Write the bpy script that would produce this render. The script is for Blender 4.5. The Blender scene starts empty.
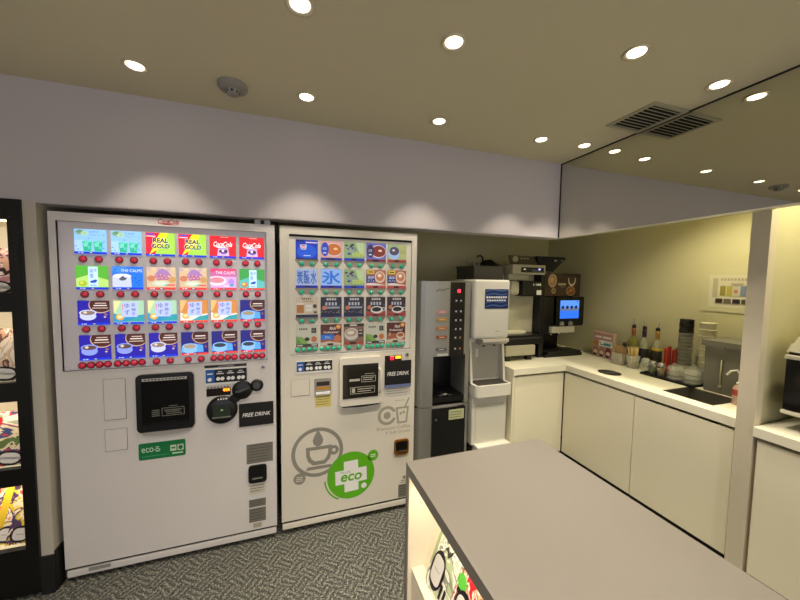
import bpy, bmesh, math, random
from mathutils import Vector, Matrix
sc = bpy.context.scene
COL = sc.collection
R = random.Random(7)
PI = math.pi

# ------------------------------------------------------------------ colours / materials
def lin(h):
    if isinstance(h, str):
        h = h.lstrip('#')
        c = [int(h[i:i+2], 16)/255 for i in (0, 2, 4)]
    else: c = h
    return tuple((v/12.92 if v <= .04045 else ((v+.055)/1.055)**2.4) for v in c)
_mc = {}
def mat(name, col, rough=.5, metal=0., em=0., noise=0., scale=30., bump=0., trans=0., alpha=1., ior=1.45, spec=.5, coat=0.):
    if name in _mc: return _mc[name]
    m = bpy.data.materials.new(name); m.use_nodes = True
    nt = m.node_tree; b = nt.nodes['Principled BSDF']
    c = lin(col)+(1,)
    b.inputs['Base Color'].default_value = c
    b.inputs['Roughness'].default_value = rough
    b.inputs['Metallic'].default_value = metal
    b.inputs['IOR'].default_value = ior
    b.inputs['Specular IOR Level'].default_value = spec
    b.inputs['Coat Weight'].default_value = coat
    b.inputs['Transmission Weight'].default_value = trans
    b.inputs['Alpha'].default_value = alpha
    if em:
        b.inputs['Emission Color'].default_value = c
        b.inputs['Emission Strength'].default_value = em
    if noise or bump:
        tc = nt.nodes.new('ShaderNodeTexCoord'); n = nt.nodes.new('ShaderNodeTexNoise')
        n.inputs['Scale'].default_value = scale; n.inputs['Detail'].default_value = 5
        nt.links.new(tc.outputs['Object'], n.inputs['Vector'])
        if noise:
            mx = nt.nodes.new('ShaderNodeMix'); mx.data_type = 'RGBA'; mx.blend_type = 'MULTIPLY'
            mx.inputs['Factor'].default_value = 1
            mr = nt.nodes.new('ShaderNodeMapRange')
            mr.inputs['To Min'].default_value = 1-noise; mr.inputs['To Max'].default_value = 1+noise
            nt.links.new(n.outputs['Fac'], mr.inputs['Value'])
            mx.inputs[6].default_value = c
            nt.links.new(mr.outputs['Result'], mx.inputs[7])
            nt.links.new(mx.outputs[2], b.inputs['Base Color'])
        if bump:
            bp = nt.nodes.new('ShaderNodeBump'); bp.inputs['Strength'].default_value = bump; bp.inputs['Distance'].default_value = .002
            nt.links.new(n.outputs['Fac'], bp.inputs['Height']); nt.links.new(bp.outputs['Normal'], b.inputs['Normal'])
    _mc[name] = m; return m
_ec = {}
def em(col, s=1.0):
    k = (col, s)
    if k not in _ec:
        m = bpy.data.materials.new('glow_print'); m.use_nodes = True  # emissive print colour; also serves cards that have no backlight
        b = m.node_tree.nodes['Principled BSDF']; c = lin(col)+(1,)
        b.inputs['Base Color'].default_value = tuple(v*.35 for v in c[:3])+(1,)
        b.inputs['Roughness'].default_value = .35
        b.inputs['Emission Color'].default_value = c; b.inputs['Emission Strength'].default_value = s
        _ec[k] = m
    return _ec[k]
def pr(col, rough=.45):
    return mat('print_'+str(col)+str(rough), col, rough)

# ------------------------------------------------------------------ mesh builder
_tx = {}
def text_geo(s, shear=0., off=0.):
    k = (s, shear, off)
    if k not in _tx:
        cu = bpy.data.curves.new('t', 'FONT'); cu.body = s; cu.resolution_u = 3; cu.shear = shear; cu.offset = off; cu.fill_mode = 'FRONT'
        o = bpy.data.objects.new('t', cu); COL.objects.link(o)
        dg = bpy.context.evaluated_depsgraph_get(); dg.update()
        me = o.evaluated_get(dg).to_mesh()
        vs = [v.co.copy() for v in me.vertices]; fs = [tuple(p.vertices) for p in me.polygons]
        o.evaluated_get(dg).to_mesh_clear()
        bpy.data.objects.remove(o); bpy.data.curves.remove(cu)
        if vs:
            x0 = min(v.x for v in vs); x1 = max(v.x for v in vs); y0 = min(v.y for v in vs); y1 = max(v.y for v in vs)
        else: x0 = y0 = 0; x1 = y1 = 1
        _tx[k] = (vs, fs, x0, x1, y0, y1)
    return _tx[k]
class M:
    def __init__(s): s.bm = bmesh.new(); s.mats = []; s.X = Matrix.Identity(4)
    def mi(s, m):
        if m not in s.mats: s.mats.append(m)
        return s.mats.index(m)
    def add(s, vs, fs, m, smooth=False):
        i = s.mi(m); bv = [s.bm.verts.new(s.X @ Vector(v)) for v in vs]
        out = []
        for f in fs:
            try: q = s.bm.faces.new([bv[j] for j in f])
            except ValueError: continue
            q.material_index = i; q.smooth = smooth; out.append(q)
        return bv, out
    def box(s, x0, x1, y0, y1, z0, z1, m, bev=0., seg=2):
        vs = [(x, y, z) for z in (z0, z1) for y in (y0, y1) for x in (x0, x1)]
        fs = [(0, 2, 3, 1), (4, 5, 7, 6), (0, 1, 5, 4), (2, 6, 7, 3), (0, 4, 6, 2), (1, 3, 7, 5)]
        bv, bf = s.add(vs, fs, m)
        if bev:
            es = list({e for f in bf for e in f.edges})
            bmesh.ops.bevel(s.bm, geom=es, offset=bev, segments=seg, profile=.5, affect='EDGES', material=s.mi(m))
        return s
    def prism(s, pts, a0, a1, m, ax='y', smooth=False):
        # closed outline pts extruded along ax between a0 and a1
        def P(p, a):
            return {'y': (p[0], a, p[1]), 'z': (p[0], p[1], a), 'x': (a, p[0], p[1])}[ax]
        n = len(pts); vs = [P(p, a0) for p in pts]+[P(p, a1) for p in pts]
        s.add(vs, [tuple(range(n)), tuple(range(2*n-1, n-1, -1))], m)
        s.add(vs, [(i, i+n, (i+1) % n+n, (i+1) % n) for i in range(n)], m, smooth)
        return s
    def flat(s, pts, y, m):          # flat print on a plane that faces -y
        s.add([(p[0], y, p[1]) for p in pts], [tuple(range(len(pts)))], m); return s
    def text(s, t, x0, x1, z0, z1, y, m, shear=0., off=0.):
        vs, fs, a, b, c, d = text_geo(t, shear, off)
        kx = (x1-x0)/(b-a); kz = (z1-z0)/(d-c)
        s.add([(x0+(v.x-a)*kx, y, z0+(v.y-c)*kz) for v in vs], fs, m); return s
    def cyl(s, c, r, h, m, ax='z', r2=None, n=20, caps=True):
        r2 = r if r2 is None else r2
        def P(a, rr, t):
            u, v = rr*math.cos(a), rr*math.sin(a)
            return {'z': (c[0]+u, c[1]+v, c[2]+t), 'y': (c[0]+u, c[1]+t, c[2]+v), 'x': (c[0]+t, c[1]+u, c[2]+v)}[ax]
        vs = [P(2*PI*i/n, r, 0) for i in range(n)]+[P(2*PI*i/n, r2, h) for i in range(n)]
        s.add(vs, [(i, (i+1) % n, (i+1) % n+n, i+n) for i in range(n)], m, True)
        if caps: s.add(vs, [tuple(range(n-1, -1, -1)), tuple(range(n, 2*n))], m)
        return s
    def lathe(s, prof, c, m, n=20, ax='z'):
        k = len(prof); vs = []
        for i in range(n):
            a = 2*PI*i/n
            for r, t in prof:
                u, v = r*math.cos(a), r*math.sin(a)
                vs.append({'z': (c[0]+u, c[1]+v, c[2]+t), 'y': (c[0]+u, c[1]+t, c[2]+v)}[ax])
        fs = [(i*k+j, ((i+1) % n)*k+j, ((i+1) % n)*k+j+1, i*k+j+1) for i in range(n) for j in range(k-1)]
        s.add(vs, fs, m, True); return s
    def tube(s, pts, r, m, n=8):
        pts = [Vector(p) for p in pts]; rings = []; vs = []
        for i, p in enumerate(pts):
            d = (pts[min(i+1, len(pts)-1)]-pts[max(i-1, 0)]).normalized()
            u = d.cross(Vector((0, 0, 1)) if abs(d.z) < .95 else Vector((1, 0, 0))).normalized(); w = d.cross(u)
            for j in range(n): vs.append(p+r*(math.cos(2*PI*j/n)*u+math.sin(2*PI*j/n)*w))
        k = len(pts)
        fs = [(i*n+j, i*n+(j+1) % n, (i+1)*n+(j+1) % n, (i+1)*n+j) for i in range(k-1) for j in range(n)]
        fs += [tuple(range(n)), tuple(range(k*n-1, (k-1)*n-1, -1))]
        s.add(vs, fs, m, True); return s
    def build(s, name, parent=None, org=None, merge=True):
        bm = s.bm
        if merge: bmesh.ops.remove_doubles(bm, verts=bm.verts, dist=1e-6)
        W = Vector(org) if org is not None else (Vector(parent['_w']) if parent is not None else Vector((0, 0, 0)))
        bmesh.ops.translate(bm, verts=bm.verts, vec=-W)
        bmesh.ops.recalc_face_normals(bm, faces=bm.faces)
        me = bpy.data.meshes.new(name); bm.to_mesh(me); bm.free()
        for m in s.mats: me.materials.append(m)
        o = bpy.data.objects.new(name, me); COL.objects.link(o)
        if parent is not None:
            o.parent = parent; o['_w'] = parent['_w']
            if org is not None: o.location = W-Vector(parent['_w'])
        else:
            o.location = W; o['_w'] = tuple(W)
        return o
def tag(o, label=None, cat=None, group=None, kind=None):
    if label: o['label'] = label
    if cat: o['category'] = cat
    if group: o['group'] = group
    if kind: o['kind'] = kind
    return o
def thing(name, loc, label, cat, group=None):
    o = bpy.data.objects.new(name, None); COL.objects.link(o); o.location = loc; o['_w'] = tuple(loc); o.empty_display_size = .05
    return tag(o, label, cat, group)
def dup(root, loc, label=None, parent=None):
    r = root.copy(); COL.objects.link(r); r.location = loc
    if parent is not None: r.parent = parent
    if label: r['label'] = label
    for ch in list(root.children):
        c = ch.copy(); COL.objects.link(c); c.parent = r
        for g in list(ch.children):
            d = g.copy(); COL.objects.link(d); d.parent = c
    return r
def struct(name, m): return tag(m.build(name), kind='structure')
def rr(x0, x1, z0, z1, r, n=4):
    out = []
    for cx, cz, a in ((x1-r, z1-r, 0), (x0+r, z1-r, 90), (x0+r, z0+r, 180), (x1-r, z0+r, 270)):
        for i in range(n+1):
            t = math.radians(a+90*i/n); out.append((cx+r*math.cos(t), cz+r*math.sin(t)))
    return out
def ell(cx, cz, rx, rz, n=22, a0=0, a1=2*PI):
    full = abs(a1-a0-2*PI) < 1e-6
    return [(cx+rx*math.cos(a0+(a1-a0)*i/(n if full else n-1)), cz+rz*math.sin(a0+(a1-a0)*i/(n if full else n-1))) for i in range(n)]
def ringf(m, cx, cz, r0, r1, y, mt, a0=0., a1=2*PI, n=40, e=1.):
    for i in range(n):
        t0 = a0+(a1-a0)*i/n; t1 = a0+(a1-a0)*(i+1)/n
        m.flat([(cx+e*r0*math.cos(t0), cz+r0*math.sin(t0)), (cx+e*r1*math.cos(t0), cz+r1*math.sin(t0)), (cx+e*r1*math.cos(t1), cz+r1*math.sin(t1)), (cx+e*r0*math.cos(t1), cz+r0*math.sin(t1))], y, mt)

# ------------------------------------------------------------------ shared materials
MW1 = mat('machine_white', '#d9d5d4', .38, noise=.015, scale=6)
MW2 = mat('machine_ivory', '#ddd8cc', .38, noise=.015, scale=6)
BLK = mat('black_plastic', '#0d0d0f', .3)
BLKM = mat('black_matte', '#121212', .7)
GAP = mat('dark_gap', '#0a0a0a', .8)
CHR = mat('chrome', '#c8c8c4', .18, 1.)
GREY = mat('grey_print', '#8f8f8c', .5)
WPR = mat('white_print', '#eeeeee', .5)
SILV = mat('silver_paint', '#9d9d98', .38, .55)
CAB = mat('cabinet_cream', '#ece6cc', .45, noise=.02, scale=4)
CTR = mat('counter_cream', '#eeead4', .35, noise=.02, scale=8)
CER = mat('ceiling_beige', '#d0c9ac', .9, noise=.03, scale=3)
HDR = mat('header_lavender', '#bdb7bb', .85, noise=.02, scale=3)
WALL = mat('wall_beige', '#bdb8ac', .85, noise=.02, scale=3)
ALC = mat('alcove_wall', '#c6c19c', .8, noise=.03, scale=3)
ISL = mat('island_taupe', '#7a756e', .42, noise=.02, scale=5)
LITW = mat('inner_cream', '#efe6d2', .6)

# ------------------------------------------------------------------ the setting
MX = 1.905; WY = 1.96; CZ = 2.41; HZ = 1.872; AX = 2.60; BY = 2.80
# carpet
cp = bpy.data.materials.new('carpet'); cp.use_nodes = True; nt = cp.node_tree; b = nt.nodes['Principled BSDF']
tc = nt.nodes.new('ShaderNodeTexCoord')
def N(t, **k):
    n = nt.nodes.new(t)
    for a, v in k.items(): n.inputs[a].default_value = v
    return n
wn = N('ShaderNodeTexNoise', Scale=7., Detail=2.); nt.links.new(tc.outputs['Object'], wn.inputs['Vector'])
va = N('ShaderNodeVectorMath'); va.operation = 'SCALE'; va.inputs['Scale'].default_value = .05; nt.links.new(wn.outputs['Color'], va.inputs[0])
vb = N('ShaderNodeVectorMath'); vb.operation = 'ADD'; nt.links.new(tc.outputs['Object'], vb.inputs[0]); nt.links.new(va.outputs[0], vb.inputs[1])
mp = N('ShaderNodeMapping'); mp.inputs['Rotation'].default_value = (0, 0, math.radians(38)); nt.links.new(vb.outputs[0], mp.inputs['Vector'])
ck = N('ShaderNodeTexChecker', Scale=13.); ck.inputs['Color1'].default_value = (1, 1, 1, 1); ck.inputs['Color2'].default_value = (0, 0, 0, 1); nt.links.new(mp.outputs[0], ck.inputs['Vector'])
def band(ax):
    w_ = N('ShaderNodeTexWave', Scale=12., Distortion=1.5); w_.inputs['Detail Scale'].default_value = 3.; w_.bands_direction = ax; nt.links.new(mp.outputs[0], w_.inputs['Vector']); return w_
w1, w2 = band('X'), band('Y')
mxw = N('ShaderNodeMix'); mxw.data_type = 'FLOAT'; nt.links.new(ck.outputs['Fac'], mxw.inputs[0]); nt.links.new(w1.outputs['Fac'], mxw.inputs[2]); nt.links.new(w2.outputs['Fac'], mxw.inputs[3])
fn = N('ShaderNodeTexNoise', Scale=130., Detail=5.); nt.links.new(tc.outputs['Object'], fn.inputs['Vector'])
mm = N('ShaderNodeMath'); mm.operation = 'MULTIPLY'; nt.links.new(mxw.outputs[0], mm.inputs[0]); mm.inputs[1].default_value = .15
ma = N('ShaderNodeMath'); ma.operation = 'ADD'; nt.links.new(mm.outputs[0], ma.inputs[0]); nt.links.new(fn.outputs['Fac'], ma.inputs[1])
cr = N('ShaderNodeValToRGB'); e = cr.color_ramp.elements
e[0].position = .38; e[0].color = lin('#26272a')+(1,); e[1].position = .80; e[1].color = lin('#a2a296')+(1,)
x = e.new(.58); x.color = lin('#545550')+(1,)
nt.links.new(ma.outputs[0], cr.inputs['Fac']); nt.links.new(cr.outputs['Color'], b.inputs['Base Color'])
bp = N('ShaderNodeBump', Strength=.8, Distance=.006); nt.links.new(ma.outputs[0], bp.inputs['Height']); nt.links.new(bp.outputs['Normal'], b.inputs['Normal'])
b.inputs['Roughness'].default_value = .95
m = M(); m.box(-2.6, AX+.1, -2.6, BY+.1, -.1, 0, cp); struct('floor', m)
m = M(); m.box(-2.6, AX+.1, -2.6, BY+.1, CZ, CZ+.1, CER); struct('ceiling', m)
m = M(); m.box(-2.6, MX, WY, WY+.1, HZ, CZ, HDR); m.box(-1.088, MX, WY+.002, WY+.1, HZ-.004, HZ, HDR); struct('wall_front_header', m)
m = M()
m.box(-2.6, -1.72, WY, WY+.1, 0, HZ, WALL); m.box(-1.14, -1.088, WY, WY+.1, 0, HZ, WALL)
m.box(-1.14, -1.088, WY+.1, BY, 0, CZ, WALL); m.box(-1.72, -1.14, 2.36, 2.42, 0, HZ, WALL); struct('wall_front', m)
m = M(); m.box(-1.135, -1.084, WY-.012, WY, 0, .19, BLKM); m.box(-1.088, -1.08, WY, 2.02, 0, .205, BLKM); struct('baseboard_front', m)
m = M(); m.box(-1.14, AX+.1, BY, BY+.1, 0, CZ, ALC); struct('wall_recess_back', m)
m = M(); m.box(-1.088, AX, WY+.1, BY, 2.06, 2.30, ALC); struct('ceiling_recess', m)
m = M(); m.box(AX, AX+.1, -2.6, BY, 0, CZ, ALC); struct('wall_right', m)
m = M(); m.box(MX+.07, AX, -2.6, WY+.1, 2.25, 2.30, ALC); struct('ceiling_alcove', m)
m = M(); m.box(-2.7, -2.6, -2.6, WY+.1, 0, CZ, WALL); struct('wall_left', m)
m = M(); m.box(MX+.008, MX+.07, -2.6, WY+.1, HZ, CZ, ALC); struct('wall_right_header', m)
MIR = mat('mirror', '#d9d8cc', .015, 1.)
mo = M(); mo.box(MX, MX+.007, -2.6, WY, HZ, CZ-.004, MIR)
mirror = mo.build('wall_mirror', org=(MX, -.3, HZ)); tag(mirror, 'wide smoked mirror panel on the header above the counter, reflecting the ceiling lights', 'mirror')
m = M(); m.box(MX-.004, MX+.005, -2.6, WY, HZ-.009, HZ-.001, mat('mirror_trim', '#c9c6b4', .3, .6)); m.box(MX-.004, MX, -2.6, WY, CZ-.006, CZ, BLKM); m.box(MX-.004, MX, WY-.006, WY-.001, HZ, CZ-.006, BLKM); struct('trim_1', m)
# pillar + partition between the two counter bays
m = M(); m.box(1.98, 2.03, .845, .909, 0, HZ, mat('pillar_taupe', '#cfc6b0', .55)); m.box(1.975, 1.98+.01, .845, .909, HZ-.0005, HZ, CAB)
m.box(2.03, AX, .856, .909, 0, 2.25, ALC); struct('trim_2', m)
# bay wall at the near end of the right side
m = M(); m.box(1.98, AX, -2.6, .25, 0, HZ, CAB); m.box(MX+.07, AX, .2, .25, HZ, 2.25, ALC); struct('wall_right_near', m)

# ------------------------------------------------------------------ ceiling fittings
DLM = mat('downlight_glow', '#fff3da', em=5.)
DLR = mat('downlight_ring', '#d8cfb8', .35, .3)
def downlight(loc, label, proto=[None]):
    x, y = loc
    if proto[0] is None:
        t = thing('ceiling_downlight', (x, y, CZ), label, 'light')
        a = M(); a.lathe([(.046, -.0005), (.047, -.004), (.040, -.006), (.034, -.002), (.029, 0)], (x, y, CZ), DLR, 28); a.build('trim_ring', t)
        a = M(); a.cyl((x, y, CZ-.0035), 0.030, .002, DLM, n=28); a.build('lamp_lens', t); proto[0] = t
    else: t = dup(proto[0], (x, y, CZ), label)
    return t
LP = [((-.598, 1.69), 'small downlight at the far left of the ceiling, left of the smoke detector'),
      ((.084, 1.685), 'small downlight in the row along the header, just right of the smoke detector'),
      ((.78, 1.68), 'small downlight in the row along the header, above the grey coffee machine'),
      ((1.46, 1.67), 'small downlight nearest the header left of the mirror corner'),
      ((1.775, 1.645), 'small downlight close to the mirror beside the header corner'),
      ((.038, 1.14), 'bright downlight at the top edge of the picture above the two white machines'),
      ((.573, 1.122), 'bright downlight in the middle of the open ceiling'),
      ((1.24, .935), 'bright downlight in front of the ceiling vent'),
      ((1.77, .955), 'downlight beside the mirror, to the right of the ceiling vent')]
def spot(x, y, z, en, size=79, blend=.45, col=(1, .88, .70), r=.03):
    l = bpy.data.lights.new('downlight_beam', 'SPOT'); l.energy = en; l.spot_size = math.radians(size); l.spot_blend = blend; l.color = col; l.shadow_soft_size = r
    o = bpy.data.objects.new('downlight_beam', l); COL.objects.link(o); o.location = (x, y, z); return o
SE = 31
for i, (p, lab) in enumerate(LP):
    downlight(p, lab); spot(p[0], p[1], CZ-.012, SE*(.72 if i < 4 else {4: 1., 5: 1.2, 6: 2.2, 7: 2.2, 8: 1.1}[i]))
for p in ((-.9, .6), (-.3, -.2), (.6, -.3), (1.4, -.3), (-1.3, -1.2), (0, -1.4), (1.3, -1.4)):  # extra lamps out of view, added to light the room
    t = downlight(p, 'unseen round downlight added in the ceiling for fill light'); t['group'] = 'added downlights out of view'; spot(p[0], p[1], CZ-.012, SE*1.5, 105, .6)
# smoke detector
t = thing('smoke_detector', (-.236, 1.70, CZ), 'round grey smoke detector on the ceiling above the red-button machine', 'smoke detector')
SD = mat('detector_grey', '#8f8d84', .5)
a = M(); a.lathe([(0, -.022), (.055, -.022), (.062, -.014), (.062, 0)], (-.236, 1.70, CZ), SD, 28); a.build('base', t)
a = M(); a.lathe([(0, -.045), (.022, -.045), (.026, -.04), (.03, -.02)], (-.236, 1.70, CZ), SD, 24); a.build('sensor_dome', t)
a = M()
for k in range(8):
    an = k*PI/4; a.box(-.236+.024*math.cos(an)-.004, -.236+.024*math.cos(an)+.004, 1.70+.024*math.sin(an)-.004, 1.70+.024*math.sin(an)+.004, CZ-.039, CZ-.03, BLKM)
a.build('sensor_slot', t)
# vent
t = thing('ceiling_vent', (1.775, 1.27, CZ), 'square slatted air vent in the ceiling beside the mirror', 'vent')
VM = mat('vent_metal', '#b5b19a', .4, .4)
v0, v1, w0, w1 = 1.655, 1.895, 1.14, 1.40
a = M()
a.box(v0, v1, w0, w0+.02, CZ-.008, CZ, VM); a.box(v0, v1, w1-.02, w1, CZ-.008, CZ, VM); a.box(v0, v0+.018, w0+.02, w1-.02, CZ-.008, CZ, VM); a.box(v1-.018, v1, w0+.02, w1-.02, CZ-.008, CZ, VM); a.build('frame', t)
a = M(); a.box(v0+.018, v1-.018, w0+.02, w1-.02, CZ-.0015, CZ-.0005, GAP); a.build('duct_opening', t)
for k in range(9):
    y = w0+.034+k*(w1-w0-.065)/8
    a = M(); a.prism([(y-.005, CZ-.007), (y-.0035, CZ-.009), (y+.008, CZ-.003), (y+.006, CZ-.0015)], v0+.018, v1-.018, VM, 'x'); a.build('slat', t)

# ------------------------------------------------------------------ printed cards
class G:
    """normalised drawing on a card; u right, v up"""
    def __init__(s, m, x0, z0, w, h, y): s.m = m; s.a = (x0, z0, w, h); s.y = y; s.l = 0
    def p(s, u, v): return (s.a[0]+u*s.a[2], s.a[1]+v*s.a[3])
    def ny(s): s.l += 1; return s.y-.00022*s.l
    def rect(s, u0, u1, v0, v1, mt): s.m.flat([s.p(u0, v0), s.p(u1, v0), s.p(u1, v1), s.p(u0, v1)], s.ny(), mt)
    def clip(s, pts):
        for ax, lim, sg in ((0, 0, 1), (0, 1, -1), (1, 0, 1), (1, 1, -1)):
            out = []
            for i in range(len(pts)):
                a, b = pts[i-1], pts[i]; da, db = (a[ax]-lim)*sg, (b[ax]-lim)*sg
                if (da >= 0) != (db >= 0): t = da/(da-db); out.append((a[0]+(b[0]-a[0])*t, a[1]+(b[1]-a[1])*t))
                if db >= 0: out.append(b)
            pts = out
            if not pts: return pts
        return pts
    def poly(s, pts, mt):
        pts = s.clip(list(pts)); y = s.ny()
        if len(pts) > 2: s.m.flat([s.p(*q) for q in pts], y, mt)
    def ell(s, u, v, ru, rv, mt, a0=0, a1=2*PI):
        s.poly([(u+ru*math.cos(a0+(a1-a0)*i/24), v+rv*math.sin(a0+(a1-a0)*i/24)) for i in range(24 if abs(a1-a0) > 6.2 else 25)], mt)
    def text(s, t, u0, u1, v0, v1, mt, shear=0., off=0.):
        x0, z0 = s.p(u0, v0); x1, z1 = s.p(u1, v1); s.m.text(t, x0, x1, z0, z1, s.ny(), mt, shear, off)
    def ring(s, u, v, ru, rv, th, mt):
        y = s.ny()
        for i in range(24):
            t0 = 2*PI*i/24; t1 = 2*PI*(i+1)/24; f = lambda t, k: s.p(u+ru*k*math.cos(t), v+rv*k*math.sin(t))
            s.m.flat([f(t0, 1-th), f(t0, 1), f(t1, 1), f(t1, 1-th)], y, mt)
def strip(g, e, cold=True, h=.085):
    g.rect(0, 1, 0, h, e('#1030d8') if cold else e('#e04038')); g.rect(.44, .58, .015, h-.015, e('#141428'))
    g.rect(.12, .17, .03, h-.03, e('#d8e8ff')); g.rect(.2, .28, .03, h-.03, e('#d8e8ff')); g.rect(.47, .55, .03, h-.03, e('#d8e0ff'))
def bg(g, e, c): g.rect(0, 1, 0, 1, e(c))
def d_melon(g, e):
    bg(g, e, '#8fc3f4'); g.rect(0, .5, .09, .55, e('#a6d0f8'))
    g.ell(.2, .87, .17, .11, e('#7fa98a')); g.ell(.3, .83, .12, .1, e('#9cc49a')); g.ell(.17, .89, .08, .05, e('#5f8a72')); g.ring(.32, .83, .09, .08, .2, e('#c4dcc0'))
    g.text('なつかしの', .47, .75, .86, .94, e('#28407a')); g.text('メロンソーダ', .47, .95, .74, .82, e('#4a8c7c'))
    for u in (.24, .58):
        g.poly([(u, .5), (u+.3, .5), (u+.26, .1), (u+.04, .1)], e('#2fb492')); g.poly([(u+.02, .42), (u+.2, .48), (u+.16, .3), (u+.06, .28)], e('#74d8c0')); g.ell(u+.15, .5, .15, .045, e('#66cfb8'))
        g.rect(u+.17, u+.25, .2, .33, e('#5cc8b4'))
    for u, v in ((.06, .3), (.9, .24), (.12, .18), (.92, .5), (.45, .62)): g.ell(u, v, .025, .02, e('#4a7cc0'))
    strip(g, e)
def d_gold(g, e):
    bg(g, e, '#a8dc4c'); g.poly([(0, 1), (0, 0), (.3, 0), (.42, .5), (.62, 1)], e('#e0203c'))
    g.poly([(.5, 1), (.78, 1), (.62, .55), (.72, .55), (.12, .06), (.3, .48), (.2, .48), (.38, .78)], e('#f8ec20'))
    g.rect(.03, .3, .9, .96, e('#4050c8')); g.rect(.03, .34, .82, .86, e('#f0d0dc'))
    g.text('REAL', .24, .78, .56, .78, e('#ffffff'), off=.05); g.text('REAL', .25, .77, .57, .77, e('#101848'), off=.035)
    g.text('GOLD', .2, .84, .32, .54, e('#ffffff'), off=.05); g.text('GOLD', .21, .83, .33, .53, e('#101848'), off=.035)
    strip(g, e)
def cola_word(g, e, u0, u1, v0, v1, c):
    h = v1-v0
    g.text('Coca', u0, u0+(u1-u0)*.5, v0, v1, c, .45, .012); g.text('Cola', u0+(u1-u0)*.5, u1, v0, v1, c, .45, .012)
    g.poly([(u0+.04, v0-.02), (u0+.2, v0+h*.02), (u1-.06, v0-.06), (u0+.2, v0-.06)], c); g.rect(u0+(u1-u0)*.46, u0+(u1-u0)*.53, v0+h*.4, v0+h*.5, c)
def d_cola(g, e):
    bg(g, e, '#d8202c'); g.rect(.4, .7, .94, .96, e('#f4c8c0'))
    cola_word(g, e, .14, .86, .52, .74, e('#ffffff'))
    g.poly([(.28, .1), (.32, .42), (.7, .42), (.74, .1)], e('#d8b8e4')); g.ell(.51, .42, .19, .05, e('#b898d0')); g.ell(.42, .3, .08, .07, e('#5a2a50')); g.ell(.6, .3, .08, .08, e('#4a2448')); g.ell(.52, .22, .1, .05, e('#8060b0')); g.ell(.5, .33, .05, .05, e('#f0e8f8'))
    strip(g, e)
def d_tea(g, e, a='#58b438', b2='#b8e078', txt='綾鷹', fruit='#a8c030', cold=True):
    bg(g, e, a); g.poly([(0, .45), (.4, .62), (1, .4), (1, .1), (0, .1)], e(b2)); g.ell(.2, .25, .13, .12, e(fruit)); g.ell(.17, .28, .06, .05, e('#d8dc60'))
    g.rect(.38, .68, .1, .96, e('#c8e4f8')); g.text(txt[0], .42, .54, .7, .88, e('#3870b0')); g.text(txt[1], .42, .54, .48, .66, e('#3870b0')); g.text(txt[0], .56, .65, .74, .88, e('#5080a0'))
    g.poly([(.42, .34), (.6, .42), (.66, .38), (.6, .28), (.46, .27)], e('#1850b0')); g.rect(.43, .63, .14, .2, e('#90b8e0'))
    strip(g, e, cold)
def d_calpis(g, e):
    bg(g, e, '#1c74e8'); g.poly([(0, 1), (0, .8), (.3, .7), (.5, 1)], e('#3c88f0')); g.text('THE CALPIS', .28, .98, .76, .88, e('#e8f4ff'))
    g.poly([(0, .1), (0, .55), (.1, .66), (.45, .68), (.6, .58), (.62, .1)], e('#c8d0e8')); g.ell(.32, .58, .3, .1, e('#e4e4f0')); g.poly([(.2, .45), (.35, .6), (.42, .5), (.5, .55), (.42, .4), (.28, .38)], e('#585868'))
    for u, v in ((.8, .3), (.88, .4), (.75, .5), (.85, .22), (.1, .86), (.58, .7)): g.ell(u, v, .03, .02, e('#0a3a90'))
    strip(g, e)
def d_grape(g, e):
    bg(g, e, '#d8b894')
    for i in range(6): g.rect(.02+i*.17, .13+i*.17, .84, .98, e(('#c0a8b8', '#d8c4a0')[i % 2]))
    g.poly([(.26, .62), (.4, .86), (.55, .95), (.72, .84), (.88, .6), (.6, .68)], e('#a87cb8'))
    for u, v in ((.36, .6), (.5, .64), (.64, .6), (.42, .48), (.56, .5), (.7, .5)): g.ell(u, v, .09, .075, e('#b06890')); g.ell(u-.02, v+.02, .04, .03, e('#d0a0b8'))
    g.ell(.16, .5, .14, .13, e('#c87c5c')); g.ell(.88, .45, .13, .14, e('#c89858')); g.ell(.48, .27, .3, .13, e('#c4d4b8')); g.ell(.48, .28, .2, .07, e('#e0e0cc')); g.ell(.66, .2, .05, .04, e('#58c0b8'))
    g.rect(.7, .98, .16, .24, e('#e06860')); strip(g, e, False, .1)
def d_pinkcup(g, e):
    bg(g, e, '#c868a0'); g.rect(0, 1, .1, .62, e('#d8a8d8')); g.rect(0, 1, .84, 1, e('#d84878')); g.text('THE CALPIS', .2, .95, .74, .88, e('#ffe8f4'))
    g.ell(.25, .42, .36, .22, e('#f4e0f0')); g.ell(.25, .45, .28, .14, e('#d88898')); g.ell(.8, .38, .12, .14, e('#b088e0')); g.ell(.82, .22, .08, .06, e('#40a0c8')); g.rect(.5, .7, .16, .2, e('#f8f0f8'))
    strip(g, e, False)
def cupart(g, e, cx, cy, cup, liquid, r=.27):
    g.ell(cx, cy-.14, r*.95, .17, e(cup)); g.ell(cx, cy, r, .13, e(cup)); g.ell(cx, cy, r*.82, .09, e(liquid))
def d_cocoa(g, e, cup='#c8ccf0', liq='#8a7468', base='#2418a0', cold=True):
    bg(g, e, base); g.ell(.72, .82, .38, .34, e('#c8a888')); g.ell(.73, .84, .36, .32, e('#48201c'))
    g.m.flat([g.p(0, 1), g.p(.3, 1), g.p(.3, 1.01), g.p(0, 1.01)], g.y, e(base))
    g.rect(.5, .92, .78, .82, e('#f0e0d8')); g.rect(.46, .95, .68, .71, e('#d8c0b0')); g.rect(.55, .9, .88, .91, e('#e0c8b8'))
    cupart(g, e, .32, .5, cup, liq); g.ell(.24, .52, .06, .05, e('#d8c8b8')); g.ell(.88, .42, .06, .05, e('#8a5c58')); g.ell(.85, .32, .04, .03, e('#d8b8b8'))
    strip(g, e, cold)
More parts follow.
